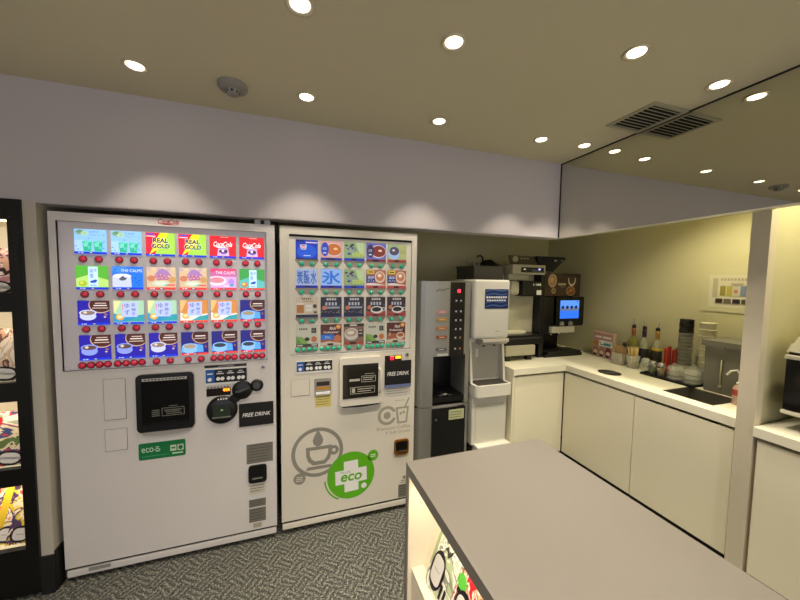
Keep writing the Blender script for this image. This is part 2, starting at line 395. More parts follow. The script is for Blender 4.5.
def d_coffeeR(g, e, liq='#403848', cold=False):
    bg(g, e, '#1e1a78'); g.ell(.75, .8, .36, .32, e('#b89078')); g.ell(.76, .82, .34, .3, e('#3c1a1a')); g.rect(.52, .9, .8, .84, e('#f4e4dc')); g.rect(.48, .92, .7, .73, e('#d0b8a8'))
    g.poly([(0, .12), (.02, .36), (.5, .5), (.8, .42), (.82, .12)], e('#58a0e8')); cupart(g, e, .32, .38, '#88bcf0', liq, .28); g.ell(.9, .35, .04, .06, e('#805048')); strip(g, e, cold)
def d_yuzu(g, e, warm=False):
    bg(g, e, '#d08840' if warm else '#a8d0b0'); g.poly([(0, .1), (0, .45), (.4, .3), (1, .4), (1, .1)], e('#e8e8e0' if warm else '#2890c0')); g.poly([(.4, .1), (.7, .28), (1, .34), (1, .1)], e('#30a0a8'))
    g.poly([(0, 1), (.25, 1), (.05, .5), (0, .5)], e('#e8b878' if warm else '#e0e0a0')); g.ell(.2, .3, .14, .13, e('#e0a848')); g.ell(.19, .31, .08, .07, e('#f4e0a0'))
    g.poly([(.26, .3), (.28, .92), (.8, .94), (.78, .3)], e('#b8c4f4'))
    for i, ch in enumerate('ゆず'): g.text(ch, .36, .52, .68-.28*i, .88-.28*i, e('#283080'))
    for i, ch in enumerate('茶柚子'): g.text(ch, .58, .72, .74-.19*i, .88-.19*i, e('#304090'))
    g.rect(.28, .32, .6, .86, e('#d890b0')); strip(g, e, not warm)
# second machine
def d_blue(g, e):
    bg(g, e, '#1038b8'); g.ell(.5, .4, .45, .35, e('#1c58d8')); g.rect(.45, .97, .84, .9, e('#e0d0f0')); g.rect(.02, .4, .9, .97, e('#0c1a50')); g.poly([(.18, .74), (.5, .76), (.46, .5), (.24, .5)], e('#c0d4f0')); g.ell(.34, .63, .13, .09, e('#c83040')); g.rect(.22, .48, .6, .65, e('#f0f0f8'))
    [g.rect(.36+.08*k, .42+.08*k, .17, .22, e('#c8d8ff')) for k in range(4)]; g.rect(.0, 1, 0, .05, e('#081848'))
def d_cup2(g, e, liq, c2, foot, base):
    bg(g, e, base); g.ell(.6, .55, .4, .36, e('#d8c8d0')); g.ell(.62, .56, .36, .31, e(liq)); g.ell(.7, .6, .1, .06, e('#f0c8a0'))
    g.ell(.2, .56, .18, .36, e(c2)); g.text('紅茶', .1, .28, .52, .66, e('#d8e4ff')); g.rect(.12, .26, .34, .4, e('#d8e4ff')); g.rect(0, 1, 0, .12, e(foot)); g.rect(.3, .65, .01, .1, e('#141420'))
def d_beans(g, e):
    bg(g, e, '#90a878')
    r = random.Random(3)
    for i in range(16):
        u, v = .1+.42*r.random(), .35+.55*r.random(); g.ell(u, v, .07, .05, e(('#303048', '#8890b8', '#4a4860')[i % 3]))
    g.poly([(.55, .98), (.98, .98), (.98, .3), (.7, .5)], e('#b8cc98')); g.rect(.4, .92, .24, .44, e('#b8c868')); g.text('カフェ', .46, .88, .27, .4, e('#50602c')); g.rect(0, 1, 0, .14, e('#2438b0')); g.rect(.35, .6, .02, .12, e('#141430'))
def d_glass(g, e):
    bg(g, e, '#9cae80'); g.ell(.32, .5, .32, .36, e('#a0b8e0')); g.ell(.34, .62, .26, .24, e('#504858')); g.ell(.3, .66, .08, .06, e('#c8c8d8')); g.poly([(.6, .95), (.98, .95), (.98, .2), (.7, .2)], e('#b0b070')); g.text('ICE', .68, .95, .5, .66, e('#707838')); g.rect(0, 1, 0, .14, e('#a03830')); g.rect(.35, .6, .02, .12, e('#201418'))
def d_kanji(g, e, t, c, b2):
    bg(g, e, b2); k = len(t)
    if k > 1: g.rect(.03, .97, .14, .96, e('#a8b8e0'))
    for i, ch in enumerate(t): g.text(ch, .04+.93*i/k, .02+.93*(i+1)/k, .2, .9, e(c), off=.025)
    g.rect(0, 1, 0, .13, e('#1020a0')); g.rect(.4, .65, .02, .11, e('#101040'))
def d_latte(g, e):
    bg(g, e, '#a86848'); g.rect(0, .45, .3, .7, e('#203070')); g.text('濃厚', .06, .4, .52, .66, e('#e8e8f8')); g.text('カフェ', .06, .42, .36, .48, e('#e8e8f8')); g.ell(.7, .62, .27, .32, e('#e0c0b0')); g.ell(.7, .64, .21, .24, e('#c07850')); g.ell(.68, .7, .1, .1, e('#f0dcc8')); g.rect(.05, .4, .8, .97, e('#e8d040')); g.rect(.1, .35, .85, .92, e('#504018'))
    g.poly([(0, .26), (.3, .3), (1, .18), (1, .12), (0, .12)], e('#e0d0c8')); g.rect(0, 1, 0, .16, e('#b04840')); g.rect(.35, .6, .02, .12, e('#201418'))
def d_beer(g, e):
    bg(g, e, '#d8c4a8'); g.rect(.04, .36, .22, .66, e('#b87838')); g.rect(.04, .36, .62, .7, e('#f0e0c8')); [g.rect(.27+.09*k, .33+.09*k, .88, .95, e('#503018')) for k in range(5)]; [g.rect(.32+.06*k, .36+.06*k, .76, .82, e('#a88060')) for k in range(8)]; g.rect(.44, .74, .3, .62, e('#eae2d4')); g.text('カフェ', .46, .72, .42, .52, e('#807058')); g.ell(.86, .55, .09, .1, e('#403830')); g.rect(.8, .95, .2, .3, e('#605040')); g.rect(0, 1, 0, .14, e('#141c40'))
def d_dark(g, e, red=False):
    bg(g, e, '#202038' if not red else '#382028')
    r = random.Random(5)
    for i in range(22): g.ell(.05+.9*r.random(), .15+.5*r.random(), .05, .035, e(('#58606c', '#302c3c', '#807468')[i % 3]))
    for i in range(4): g.rect(.28+i*.12, .37+i*.12, .84, .94, e('#d8d0c8'))
    for i in range(4): g.rect(.22+i*.15, .31+i*.15, .58, .74, e('#c0c4cc'))
    g.ell(.17, .46, .11, .11, e('#d07850')); g.rect(.26, .9, .42, .52, e('#a0a0a8') if not red else '#d8c8c0' and e('#302830'))
    if red:
        g.rect(0, 1, .1, .24, e('#a84840')); g.ell(.55, .33, .32, .19, e('#ece4dc')); g.ell(.53, .35, .24, .12, e('#181418')); g.ring(.9, .36, .09, .1, .35, e('#ece4dc'))
    g.rect(0, 1, 0, .1, e('#a03c38') if red else e('#182060')); g.rect(.35, .6, .01, .09, e('#141418'))
def d_matcha(g, e):
    bg(g, e, '#d0ccb4'); g.poly([(0, .1), (0, .5), (.3, .3), (.55, .1)], e('#6c9840')); g.poly([(.0, .5), (.3, .44), (.6, .1), (.3, .1)], e('#88b058')); g.ell(.5, .34, .12, .09, e('#3c2c1c')); g.ell(.82, .33, .13, .14, e('#c8743c')); g.rect(.7, .92, .62, .86, e('#2c2c2c')); g.ell(.8, .74, .07, .08, e('#6c6c60'))
    for i in range(5): g.rect(.14+i*.08, .19+i*.08, .78, .86, e('#303028'))
    g.rect(0, 1, 0, .12, e('#403c34')); g.rect(.05, .3, .03, .09, e('#d8d0c0')); g.rect(.7, .95, .03, .09, e('#d8d0c0'))
def d_rich(g, e, blue=True):
    bg(g, e, '#60281c'); g.rect(.0, 1, .1, .45, e('#a86040')); g.text('Rich', .42, .72, .74, .88, e('#f4ece0'), .3, .02); g.text('Professional', .12, .86, .58, .68, e('#f0e4d8'), .4, .02); g.ell(.85, .88, .12, .11, e('#e89838')); g.rect(.79, .91, .86, .9, e('#fff0c0'))
    if blue: g.rect(.0, .64, .28, .52, e('#2c78d8')); g.text('氷なし', .2, .5, .33, .46, e('#e8f4ff')); g.ell(.8, .32, .16, .18, e('#d07848'))
    else: g.ell(.74, .34, .22, .18, e('#e8d0b8')); g.ell(.74, .37, .17, .1, e('#a86838')); g.text('豆', .1, .22, .36, .5, e('#f0e0d0'))
    g.poly([(0, .14), (.4, .2), (1, .1), (1, 0), (0, 0)], e('#d8c4a8')); g.rect(.32, .6, .01, .1, e('#181414'))
def d_mug(g, e):
    bg(g, e, '#8c6c58'); g.rect(0, 1, .86, 1, e('#342824')); g.rect(.3, .65, .89, .97, e('#d8c8b8')); g.ell(.38, .5, .36, .3, e('#d8ccbc')); g.ell(.36, .56, .28, .17, e('#b89c80')); g.ell(.34, .57, .18, .09, e('#ece0cc')); g.rect(.7, .98, .35, .75, e('#4a3830')); g.rect(.74, .92, .66, .7, e('#d8c8b8')); g.rect(.74, .92, .5, .54, e('#d8c8b8')); g.rect(0, 1, 0, .12, e('#b04838')); g.rect(.3, .6, .02, .11, e('#181414'))
def make_card(parent, x0, z0, w, h, y, fn, label, s=1.0):
    m = M(); e = lambda c: em(c, s)
    m.box(x0, x0+w, y-.001, y+.002, z0, z0+h, BLK)
    fn(G(m, x0, z0, w, h, y-.001), e)
    return tag(m.build('drink_card', parent, merge=False), label)

# ------------------------------------------------------------------ vending machine, red buttons
FY = 1.985
T1 = thing('cup_vending_machine', (-.565, 2.34, 0), 'white cup vending machine with red buttons and six columns of glowing drink cards', 'vending machine')
xa, xb = -1.062, -.076
m = M(); m.box(xa+.006, xb-.006, FY+.04, 2.70, .035, 1.832, MW1, .004); m.build('cabinet_body', T1)
m = M()  # door with recessed display window
px0, px1, pz0, pz1 = -1.033, -.118, 1.077, 1.796
m.box(xa, px0, FY, FY+.05, .078, 1.838, MW1); m.box(px1, xb, FY, FY+.05, .078, 1.838, MW1)
m.box(px0, px1, FY, FY+.05, pz1, 1.838, MW1); m.box(px0, px1, FY, FY+.05, .078, pz0, MW1); m.build('door', T1)
m = M(); m.box(px0, px1, FY+.012, FY+.03, pz0, pz1, mat('display_grey', '#dcd8e2', .3)); m.build('display_panel', T1)
m = M()
for a in ((px0-.004, px0, pz0-.004, pz1+.004), (px1, px1+.004, pz0-.004, pz1+.004), (px0, px1, pz1, pz1+.004), (px0, px1, pz0-.005, pz0)): m.box(a[0], a[1], FY-.003, FY+.012, a[2], a[3], MW1)
m.build('display_frame', T1)
m = M(); m.box(xa+.004, xb-.004, FY+.002, 2.68, .028, .063, MW1, .003); m.box(-.97, -.88, FY-.001, FY+.002, .045, .062, GREY); m.build('base_bar', T1); m = M(); m.box(xa+.008, xb-.008, FY+.012, FY+.04, .06, .085, GAP); m.build('door_gap_shade', T1); m = M(); m.box(xa+.03, xb-.03, FY+.09, 2.6, .0, .028, BLKM); m.build('dark_base', T1)  # dark strip in the door gap and black block below stand for shade
m = M(); m.cyl((-1.0, 2.05, 0), .022, .03, BLKM); m.build('foot', T1)
m = M(); m.cyl((-.14, 2.05, 0), .022, .03, BLKM); m.build('foot', T1)
m = M(); m.cyl((-1.0, 2.6, 0), .022, .03, BLKM); m.build('foot', T1)
m = M(); m.cyl((-.14, 2.6, 0), .022, .03, BLKM); m.build('foot', T1)
m = M(); m.box(-.18, -.10, FY+.03, FY+.09, 1.838, 1.872, SILV); m.box(-.15, -.13, FY+.027, FY+.03, 1.843, 1.865, BLKM); m.build('top_bracket', T1)
rows1 = [(1.646, .118), (1.474, .115), (1.299, .119), (1.124, .124)]
cx1 = [-.972+.1428*i for i in range(6)]
des1 = [[(d_melon, 'pale blue card with two green melon soda glasses')]*2+[(d_gold, 'red, yellow and green card with dark blue lettering')]*2+[(d_cola, 'red card with white script lettering over a cup')]*2,
 [(d_tea, 'green card with a white upright label'), (d_calpis, 'blue card with a white milky drink'), (d_grape, 'pastel fruit card'), (d_grape, 'pastel fruit card'), (d_pinkcup, 'pink card with a steaming cup'), (lambda g, e: d_tea(g, e, '#3c9c48', '#5cb8b8', '綾鷹', '#c87850', False), 'green and blue card with a white upright label')],
 [(d_cocoa, 'navy and brown card with a white cup'), (d_yuzu, 'yellow and blue citrus card'), (d_yuzu, 'yellow and blue citrus card'), (lambda g, e: d_yuzu(g, e, True), 'orange citrus card'), (lambda g, e: d_yuzu(g, e, True), 'orange citrus card'), (lambda g, e: d_coffeeR(g, e, '#9c8c78'), 'navy card with a milk coffee cup')],
 [(lambda g, e: d_cocoa(g, e, '#8898e8', '#5c4440'), 'navy and brown card with a coffee cup'), (lambda g, e: d_cocoa(g, e, '#8898e8', '#5c4440'), 'navy and brown card with a coffee cup'), (d_cocoa, 'navy and brown card with a white cup'), (lambda g, e: d_coffeeR(g, e, '#a89078'), 'navy card with a milk coffee cup'), (lambda g, e: d_coffeeR(g, e, '#303848'), 'navy card with a black coffee cup'), (lambda g, e: d_coffeeR(g, e, '#303848'), 'navy card with a black coffee cup')]]
DY = FY+.012
for r_, (z0, h) in enumerate(rows1):
    for c_ in range(6):
        fn, lab = des1[r_][c_]; make_card(T1, cx1[c_], z0, .1265, h, DY, fn, lab, 1.12)
def button_mesh(name, rad, col, ring):
    m = M(); m.lathe([(0, -.011), (rad*.45, -.0105), (rad*.8, -.0075), (rad*.92, -.002), (rad*.92, 0)], (0, 0, 0), col, 16, 'y'); m.lathe([(rad*.92, -.003), (rad*1.08, -.003), (rad*1.12, 0)], (0, 0, 0), ring, 16, 'y')
    o = m.build(name); me = o.data; bpy.data.objects.remove(o); return me
RB = button_mesh('red_button', .0155, mat('button_red', '#ee3454', .2, coat=.6), mat('button_ring', '#5a2030', .3, .3))
TB = button_mesh('teal_button', .0142, mat('button_teal', '#2cc8a0', .2, coat=.6), mat('button_ring_t', '#a8a498', .3, .3))
def put_button(T, me, x, y, z):
    o = bpy.data.objects.new('selection_button', me); COL.objects.link(o); o.parent = T; o.location = Vector((x, y, z))-Vector(T['_w'])
for r_, z in enumerate((1.620, 1.449, 1.278)):
    for c_ in range(6):
        for dx in (.030, .091): put_button(T1, RB, cx1[c_]+dx, DY, z)
for c_ in range(6):
    xs = (.008, .0425, .0765, .110) if c_ in (0, 1, 4, 5) else (.030, .091)
    for dx in xs: put_button(T1, RB, cx1[c_]+dx, DY, 1.099)
# dispensing door
m = M(); m.prism(rr(-.742, -.485, .736, 1.038, .022), FY-.014, FY+.002, BLK, smooth=False); m.box(-.718, -.508, FY-.016, FY-.012, .79, 1.012, mat('smoked_window', '#050506', .08)); m.box(-.715, -.512, FY-.024, FY-.012, .776, .79, mat('black_gloss', '#101012', .15))
m.flat([(-.713, 1.004), (-.515, 1.004), (-.515, 1.018), (-.713, 1.018)], FY-.0168, pr('#b8b8b4')); 
for k in range(12): m.flat([(-.705+k*.0155, 1.008), (-.695+k*.0155, 1.008), (-.695+k*.0155, 1.0145), (-.705+k*.0155, 1.0145)], FY-.0172, pr('#404040'))
ringf(m, -.595, .838, .0, .0, FY-.017, GREY, n=3)
for (u0, u1, v0, v1) in ((-.63, -.53, .815, .818), (-.63, -.53, .856, .859), (-.631, -.628, .815, .859), (-.532, -.529, .815, .859), (-.62, -.54, .843, .848), (-.615, -.55, .834, .838), (-.61, -.54, .824, .828), (-.675, -.64, .848, .852), (-.675, -.64, .838, .842), (-.675, -.64, .828, .832), (-.675, -.64, .818, .822), (-.6, -.56, .866, .869)): m.flat([(u0, v0), (u1, v0), (u1, v1), (u0, v1)], FY-.0172, pr('#77776f'))
m.build('cup_door', T1)
m = M(); m.prism([(-.735, .736), (-.492, .736), (-.51, .722), (-.56, .714), (-.613, .711), (-.67, .714), (-.717, .722)], FY-.012, FY, mat('lip_grey', '#a19d9a', .4)); m.build('door_lip', T1)
def flap(T, x0, x1, z0, z1, mt, name='service_flap'):
    m = M(); m.box(x0, x1, FY-.0015, FY, z0, z1, GAP); m.box(x0+.0012, x1-.0015, FY-.003, FY, z0+.0015, z1-.001, mt, .001); m.build(name, T)
flap(T1, -.879, -.788, .816, 1.026, MW1); flap(T1, -.881, -.788, .655, .768, MW1)
# button strip
def sel_panel(T, x0, x1, z0, z1):
    m = M(); w = x1-x0; h = z1-z0
    m.box(x0, x1, FY-.004, FY, z0-.012, z1, WPR, .001); m.box(x0+.003, x1, FY-.005, FY, z0, z1-.003, BLK); m.flat([(x0+.004, z0+.002), (x0+w*.22, z0+.002), (x0+w*.22, z1-.004), (x0+.004, z1-.004)], FY-.0054, pr('#2058b0'))
    for g_ in range(3):
        for q in range(2): m.cyl((x0+w*(.31+.25*g_+.1*q), FY-.010, z0+h*.28), .0095*w/.2, .006, WPR, 'y', n=14)
        m.flat([(x0+w*(.27+.25*g_), z0+h*.62), (x0+w*(.44+.25*g_), z0+h*.62), (x0+w*(.44+.25*g_), z0+h*.68), (x0+w*(.27+.25*g_), z0+h*.68)], FY-.0054, WPR)
        m.flat([(x0+w*(.3+.25*g_), z0+h*.76), (x0+w*(.4+.25*g_), z0+h*.76), (x0+w*(.4+.25*g_), z0+h*.81), (x0+w*(.3+.25*g_), z0+h*.81)], FY-.0054, WPR)
    m.cyl((x0+w*.11, FY-.010, z0+h*.25), .0095*w/.2, .006, WPR, 'y', n=14); m.flat([(x0+w*.05, z0+h*.62), (x0+w*.18, z0+h*.62), (x0+w*.18, z0+h*.7), (x0+w*.05, z0+h*.7)], FY-.0056, WPR)
    m.build('option_panel', T)
sel_panel(T1, -.433, -.228, .967, 1.043)
m = M(); m.box(-.435, -.228, FY-.002, FY, 1.05, 1.063, BLK); m.flat([(-.37, 1.054), (-.29, 1.054), (-.29, 1.059), (-.37, 1.059)], FY-.0024, GREY); m.build('notice_strip', T1)
m = M(); m.box(-.428, -.31, FY-.004, FY, .893, .935, mat('led_window', '#1a0c08', .2)); m.box(-.43, -.308, FY-.002, FY, .886, .893, MW2)
for k in range(3):
    m.text('8', -.345+k*.011, -.336+k*.011, .915, .932, FY-.0045, em('#ff7a18', 4.)); 
for k in range(3): m.box(-.347+k*.0115, -.3385+k*.0115, FY-.0048, FY-.004, .918, .929, em('#ff8020', 3.))
for k in range(7): m.flat([(-.425+k*.016, .937), (-.415+k*.016, .937), (-.415+k*.016, .944), (-.425+k*.016, .944)], FY-.0005, pr('#605850'))
m.build('price_display', T1)
# banknote disc, coin disc, lever disc
m = M(); m.lathe([(0, -.022), (.062, -.022), (.073, -.018), (.078, 0)], (-.354, FY, .812), BLK, 36, 'y'); m.box(-.395, -.309, FY-.026, FY-.02, .784, .845, mat('slot_green', '#2a3328', .25)); m.box(-.398, -.306, FY-.03, FY-.02, .776, .784, CHR)
for k in range(4): m.flat([(-.372+k*.013, .875), (-.365+k*.013, .875), (-.365+k*.013, .882), (-.372+k*.013, .882)], FY-.0225, WPR)
m.flat([(-.36, .815), (-.342, .815), (-.351, .826)], FY-.0265, pr('#88b080')); m.build('banknote_slot', T1)
m = M(); m.lathe([(0, -.018), (.044, -.018), (.05, -.014), (.053, 0)], (-.252, FY, .915), BLK, 32, 'y'); m.prism([(-.286, .908), (-.262, .906), (-.218, .926), (-.213, .935), (-.25, .926), (-.285, .918)], FY-.028, FY-.016, mat('lever_grey', '#4a4c50', .25)); m.build('coin_slot', T1)
m = M(); m.lathe([(0, -.014), (.026, -.014), (.032, -.011), (.034, 0)], (-.176, FY, .934), BLK, 28, 'y'); m.cyl((-.176, FY-.02, .934), .018, .007, mat('lever_grey', '#4a4c50', .25), 'y'); m.build('return_lever', T1)
m = M(); m.prism([(-.33, .87), (-.29, .84), (-.225, .89), (-.265, .925)], FY-.012, FY, BLK); m.build('slot_bridge', T1)
m = M(); m.cyl((-.143, FY-.006, 1.037), .012, .006, CHR, 'y'); m.cyl((-.143, FY-.0075, 1.037), .005, .002, BLK, 'y'); m.build('lock', T1)
m = M(); m.box(-.27, -.09, FY-.008, FY, .703, .834, BLKM, .001); m.text('FREE DRINK', -.252, -.105, .758, .780, FY-.0085, WPR, .25, .01); m.build('free_drink_sign', T1)
m = M(); m.prism(rr(-.743, -.533, .584, .673, .008), FY-.001, FY, mat('eco_green', '#107844', .35)); y = FY-.0014
m.text('eco', -.73, -.678, .624, .648, y, pr('#d8f0dc')); m.text('る', -.675, -.648, .622, .650, y, pr('#d8f0dc')); m.flat([(-.73, .600), (-.61, .600), (-.61, .604), (-.73, .604)], y, pr('#4a9c70')); m.flat(rr(-.603, -.575, .615, .648, .003), y, pr('#c8d8c0')); m.flat(rr(-.57, -.542, .615, .648, .003), y, pr('#c8d8c0')); m.flat(ell(-.556, .631, .010, .012), y-.0003, pr('#207048')); m.flat([(-.598, .628), (-.58, .628), (-.58, .636), (-.598, .636)], y-.0003, pr('#207048')); m.flat([(-.595, .598), (-.545, .598), (-.545, .606), (-.595, .606)], y, pr('#b8e0c0'))
m.build('eco_sticker', T1)
def sticker(T, x0, x1, z0, z1, c, lines, lc, name='sticker', seed=1):
    m = M(); m.box(x0, x1, FY-.0008, FY, z0, z1, c); r = random.Random(seed)
    for k in range(lines):
        z = z1-(z1-z0)*(k+.7)/(lines+.6); a = x0+(x1-x0)*.07; m.flat([(a, z), (a+(x1-x0)*(.5+.36*r.random()), z), (a+(x1-x0)*.86, z+(z1-z0)*.3/lines), (a, z+(z1-z0)*.3/lines)], FY-.0012, lc)
    m.build(name, T)
gs = pr('#74726a'); gl = pr('#5c5a54')
sticker(T1, -.235, -.095, .478, .592, gs, 6, gl, seed=1); sticker(T1, -.224, -.138, .296, .352, pr('#cfc9ba'), 3, pr('#8c867a'), seed=2)
sticker(T1, -.226, -.136, .216, .262, gs, 3, gl, seed=3); sticker(T1, -.226, -.136, .125, .208, gs, 4, gl, seed=4); sticker(T1, -.206, -.158, .088, .118, pr('#bdb5a4'), 2, pr('#8c867a'), seed=5)
def coin_return(T, x0, x1, z0, z1, mt, name='change_outlet'):
    m = M(); m.prism(rr(x0, x1, z0, z1, .018), FY-.01, FY+.002, mt); m.prism(rr(x0+.01, x1-.01, z0+(z1-z0)*.3, z1-.012, .012), FY-.0125, FY-.009, mat('well_black', '#060505', .3)); m.box(x0+.02, x1-.02, FY-.018, FY-.01, z0+(z1-z0)*.26, z0+(z1-z0)*.34, CHR); m.build(name, T)
coin_return(T1, -.226, -.129, .364, .468, BLK)
m = M(); m.text('Coca', -.628, -.58, 1.809, 1.834, FY-.0008, pr('#c01c24'), .45, .01); m.text('Cola', -.58, -.536, 1.809, 1.834, FY-.0008, pr('#c01c24'), .45, .01); m.flat([(-.588, 1.8195), (-.577, 1.8195), (-.577, 1.8225), (-.588, 1.8225)], FY-.0008, pr('#c01c24')); m.flat([(-.62, 1.808), (-.595, 1.811), (-.545, 1.805), (-.6, 1.805)], FY-.0008, pr('#c01c24')); m.build('script_emblem', T1)

# ------------------------------------------------------------------ vending machine, teal buttons
T2 = thing('cup_vending_machine', (.37, 2.34, 0), 'ivory cup vending machine with teal buttons and a green eco emblem', 'vending machine')
xa, xb = -.049, .785
m = M(); m.box(xa+.006, xb-.004, FY+.04, 2.70, .04, 1.830, MW2, .004); m.build('cabinet_body', T2)
px0, px1, pz0, pz1 = .001, .751, 1.092, 1.795
m = M(); m.box(xa, px0, FY, FY+.05, .085, 1.838, MW2); m.box(px1, xb, FY, FY+.05, .085, 1.838, MW2); m.box(px0, px1, FY, FY+.05, pz1, 1.838, MW2); m.box(px0, px1, FY, FY+.05, .085, pz0, MW2); m.build('door', T2)
m = M(); m.box(px0, px1, FY+.014, FY+.03, pz0, pz1, mat('display_ivory', '#e6e2d6', .3)); m.build('display_panel', T2)
m = M(); m.box(px0, px1, FY-.002, FY+.014, pz0-.006, pz0, WPR); m.build('display_frame', T2); m = M(); m.box(px0, px1, FY+.008, FY+.014, pz1-.012, pz1, BLKM); m.build('display_gasket', T2)
m = M(); m.box(xa+.004, xb-.004, FY+.002, 2.68, .034, .068, MW2, .003); m.build('base_bar', T2); m = M(); m.box(xa+.008, xb-.008, FY+.012, FY+.04, .066, .092, GAP); m.build('door_gap_shade', T2)  # dark strip added for the shade in the gap under the door
m = M(); m.box(xa+.05, xb-.05, FY+.12, 2.6, 0, .036, BLKM); m.build('dark_base', T2)
for fx, fy in ((0, 2.04), (.73, 2.04)):
    m = M(); m.cyl((fx, fy, 0), .02, .036, SILV); m.build('foot', T2)
cx2 = [.037, .178, .317, .4545, .592]
rows2 = [(1.654, .113), (1.487, .115), (1.313, .120), (1.139, .128)]
des2 = [[(d_blue, 'blue cola card'), (lambda g, e: d_cup2(g, e, '#c87030', '#2848b8', '#2030a0', '#d8a098'), 'card with a cup of tea'), (d_beans, 'green card with ice and coffee beans'), (lambda g, e: d_cup2(g, e, '#80342c', '#3c3058', '#803030', '#6868b8'), 'card with a cup of dark tea'), (d_glass, 'green card with an iced glass')],
 [(lambda g, e: d_kanji(g, e, '炭酸水', '#3c68b8', '#c8c8c8'), 'grey card with big blue characters'), (lambda g, e: d_kanji(g, e, '氷', '#2c78e0', '#98bcf8'), 'pale blue card with one big blue character'), (d_beans, 'green card with ice and coffee beans'), (d_latte, 'brown latte card'), (d_latte, 'brown latte card')],
 [(d_beer, 'beige card with a drink can'), (d_dark, 'dark coffee card'), (d_dark, 'dark coffee card'), (lambda g, e: d_dark(g, e, True), 'dark card with a coffee cup'), (lambda g, e: d_dark(g, e, True), 'dark card with a coffee cup')],
 [(d_matcha, 'pale green tea card'), (d_rich, 'brown card with a blue band'), (d_mug, 'brown card with a large mug'), (d_matcha, 'pale green tea card'), (lambda g, e: d_rich(g, e, False), 'brown card with a cup')]]
DY2 = FY+.014
HOLD = mat('card_holder', '#a39e90', .4)
for r_, (z0, h) in enumerate(rows2):
    for c_ in range(5):
        x0 = cx2[c_]; m = M(); m.prism([(x0-.004, z0+.0), (x0-.004, z0-.008), (x0+.018, z0-.038), (x0+.106, z0-.038), (x0+.1285, z0-.008), (x0+.1285, z0)], DY2-.0012, DY2, HOLD); m.build('card_holder', T2)
for r_, (z0, h) in enumerate(rows2):
    for c_ in range(5):
        fn, lab = des2[r_][c_]; make_card(T2, cx2[c_], z0, .1245, h, DY2-.001, fn, lab, (.72, .62, .42, .40)[r_])  # weak emission on the lower two rows stands in for light falling on them
for z in (1.627, 1.461, 1.291):
    for c_ in range(5):
        for dx in (.032, .092): put_button(T2, TB, cx2[c_]+dx, DY2-.001, z)
for c_ in range(5):
    for dx in ((.008, .0415, .0755, .109) if c_ != 2 else (.032, .092)): put_button(T2, TB, cx2[c_]+dx, DY2-.001, 1.121)
m = M(); m.prism(rr(.287, .555, .764, 1.062, .02), FY-.03, FY+.002, MW2); m.prism([(.292, .766), (.55, .766), (.53, .756), (.42, .750), (.31, .756)], FY-.028, FY, BLKM); m.build('cup_door', T2)
m = M(); m.box(.305, .527, FY-.034, FY-.028, .812, 1.022, mat('smoked_window2', '#24231f', .12)); y = FY-.0345; q = pr('#b8b4a8')
for (u0, u1, v0, v1) in ((.42, .51, .908, .911), (.42, .51, .945, .948), (.42, .423, .908, .948), (.507, .51, .908, .948), (.43, .5, .933, .938), (.43, .49, .92, .925), (.345, .41, .918, .932), (.35, .505, .838, .841), (.35, .505, .878, .881), (.35, .353, .838, .881), (.502, .505, .838, .881), (.36, .38, .846, .874), (.395, .495, .864, .869), (.395, .48, .85, .855), (.44, .5, .958, .961)): m.flat([(u0, v0), (u1, v0), (u1, v1), (u0, v1)], y, q)
m.build('door_window', T2)
m = M(); m.tube([(.538, FY-.03, .83), (.54, FY-.045, .85), (.54, FY-.047, .9), (.54, FY-.045, .975), (.53, FY-.03, .99)], .006, MW2); m.build('door_handle', T2)
sel_panel(T2, .036, .244, .993, 1.055); flap(T2, .007, .112, .847, .947, MW2)
m = M(); m.box(.141, .239, FY-.008, FY, .842, .945, SILV, .003); m.box(.152, .228, FY-.0095, FY-.006, .90, .925, mat('slot_dark', '#2c2218', .3)); m.box(.152, .228, FY-.0095, FY-.006, .876, .893, mat('slot_gold', '#c08828', .3)); m.box(.148, .232, FY-.014, FY-.006, .848, .862, WPR); m.build('banknote_slot', T2)
sticker(T2, .144, .239, .766, .838, pr('#d8c878'), 4, pr('#a89850'), 'notice_sticker', 6)
m = M(); m.box(.578, .69, FY-.004, FY, 1.02, 1.056, mat('led_window', '#1a0c08', .2))
for k in range(2): m.box(.612+k*.014, .623+k*.014, FY-.0048, FY-.004, 1.027, 1.049, em('#f01838', 2.5))
m.box(.648, .685, FY-.0048, FY-.004, 1.034, 1.052, em('#ffb428', 2.)); m.box(.612, .64, FY-.0046, FY-.004, 1.049, 1.053, em('#f0a030', 1.5)); m.build('price_display', T2)
m = M(); m.cyl((.728, FY-.006, 1.056), .012, .006, SILV, 'y'); m.cyl((.728, FY-.0075, 1.056), .005, .002, BLK, 'y'); m.build('lock', T2)
m = M(); m.box(.577, .757, FY-.008, FY, .85, 1.02, BLKM, .001); m.text('FREE DRINK', .592, .742, .925, .950, FY-.0085, WPR, .25, .01); m.box(.578, .756, FY-.0095, FY-.007, .847, .865, mat('strip_blue', '#6a78a8', .4)); m.build('free_drink_sign', T2)
sticker(T2, .578, .756, .79, .845, pr('#cdc9c2'), 3, pr('#9a968e'), 'notice_sticker', 7)
m = M()
for k in range(9): m.flat([(.61+k*.014, .785), (.618+k*.014, .785), (.618+k*.014, .789), (.61+k*.014, .789)], FY-.0005, GREY)
for k in range(5): m.flat([(.65+k*.014, .752), (.658+k*.014, .752), (.658+k*.014, .757), (.65+k*.014, .757)], FY-.0005, GREY)
m.build('small_print', T2, merge=False)
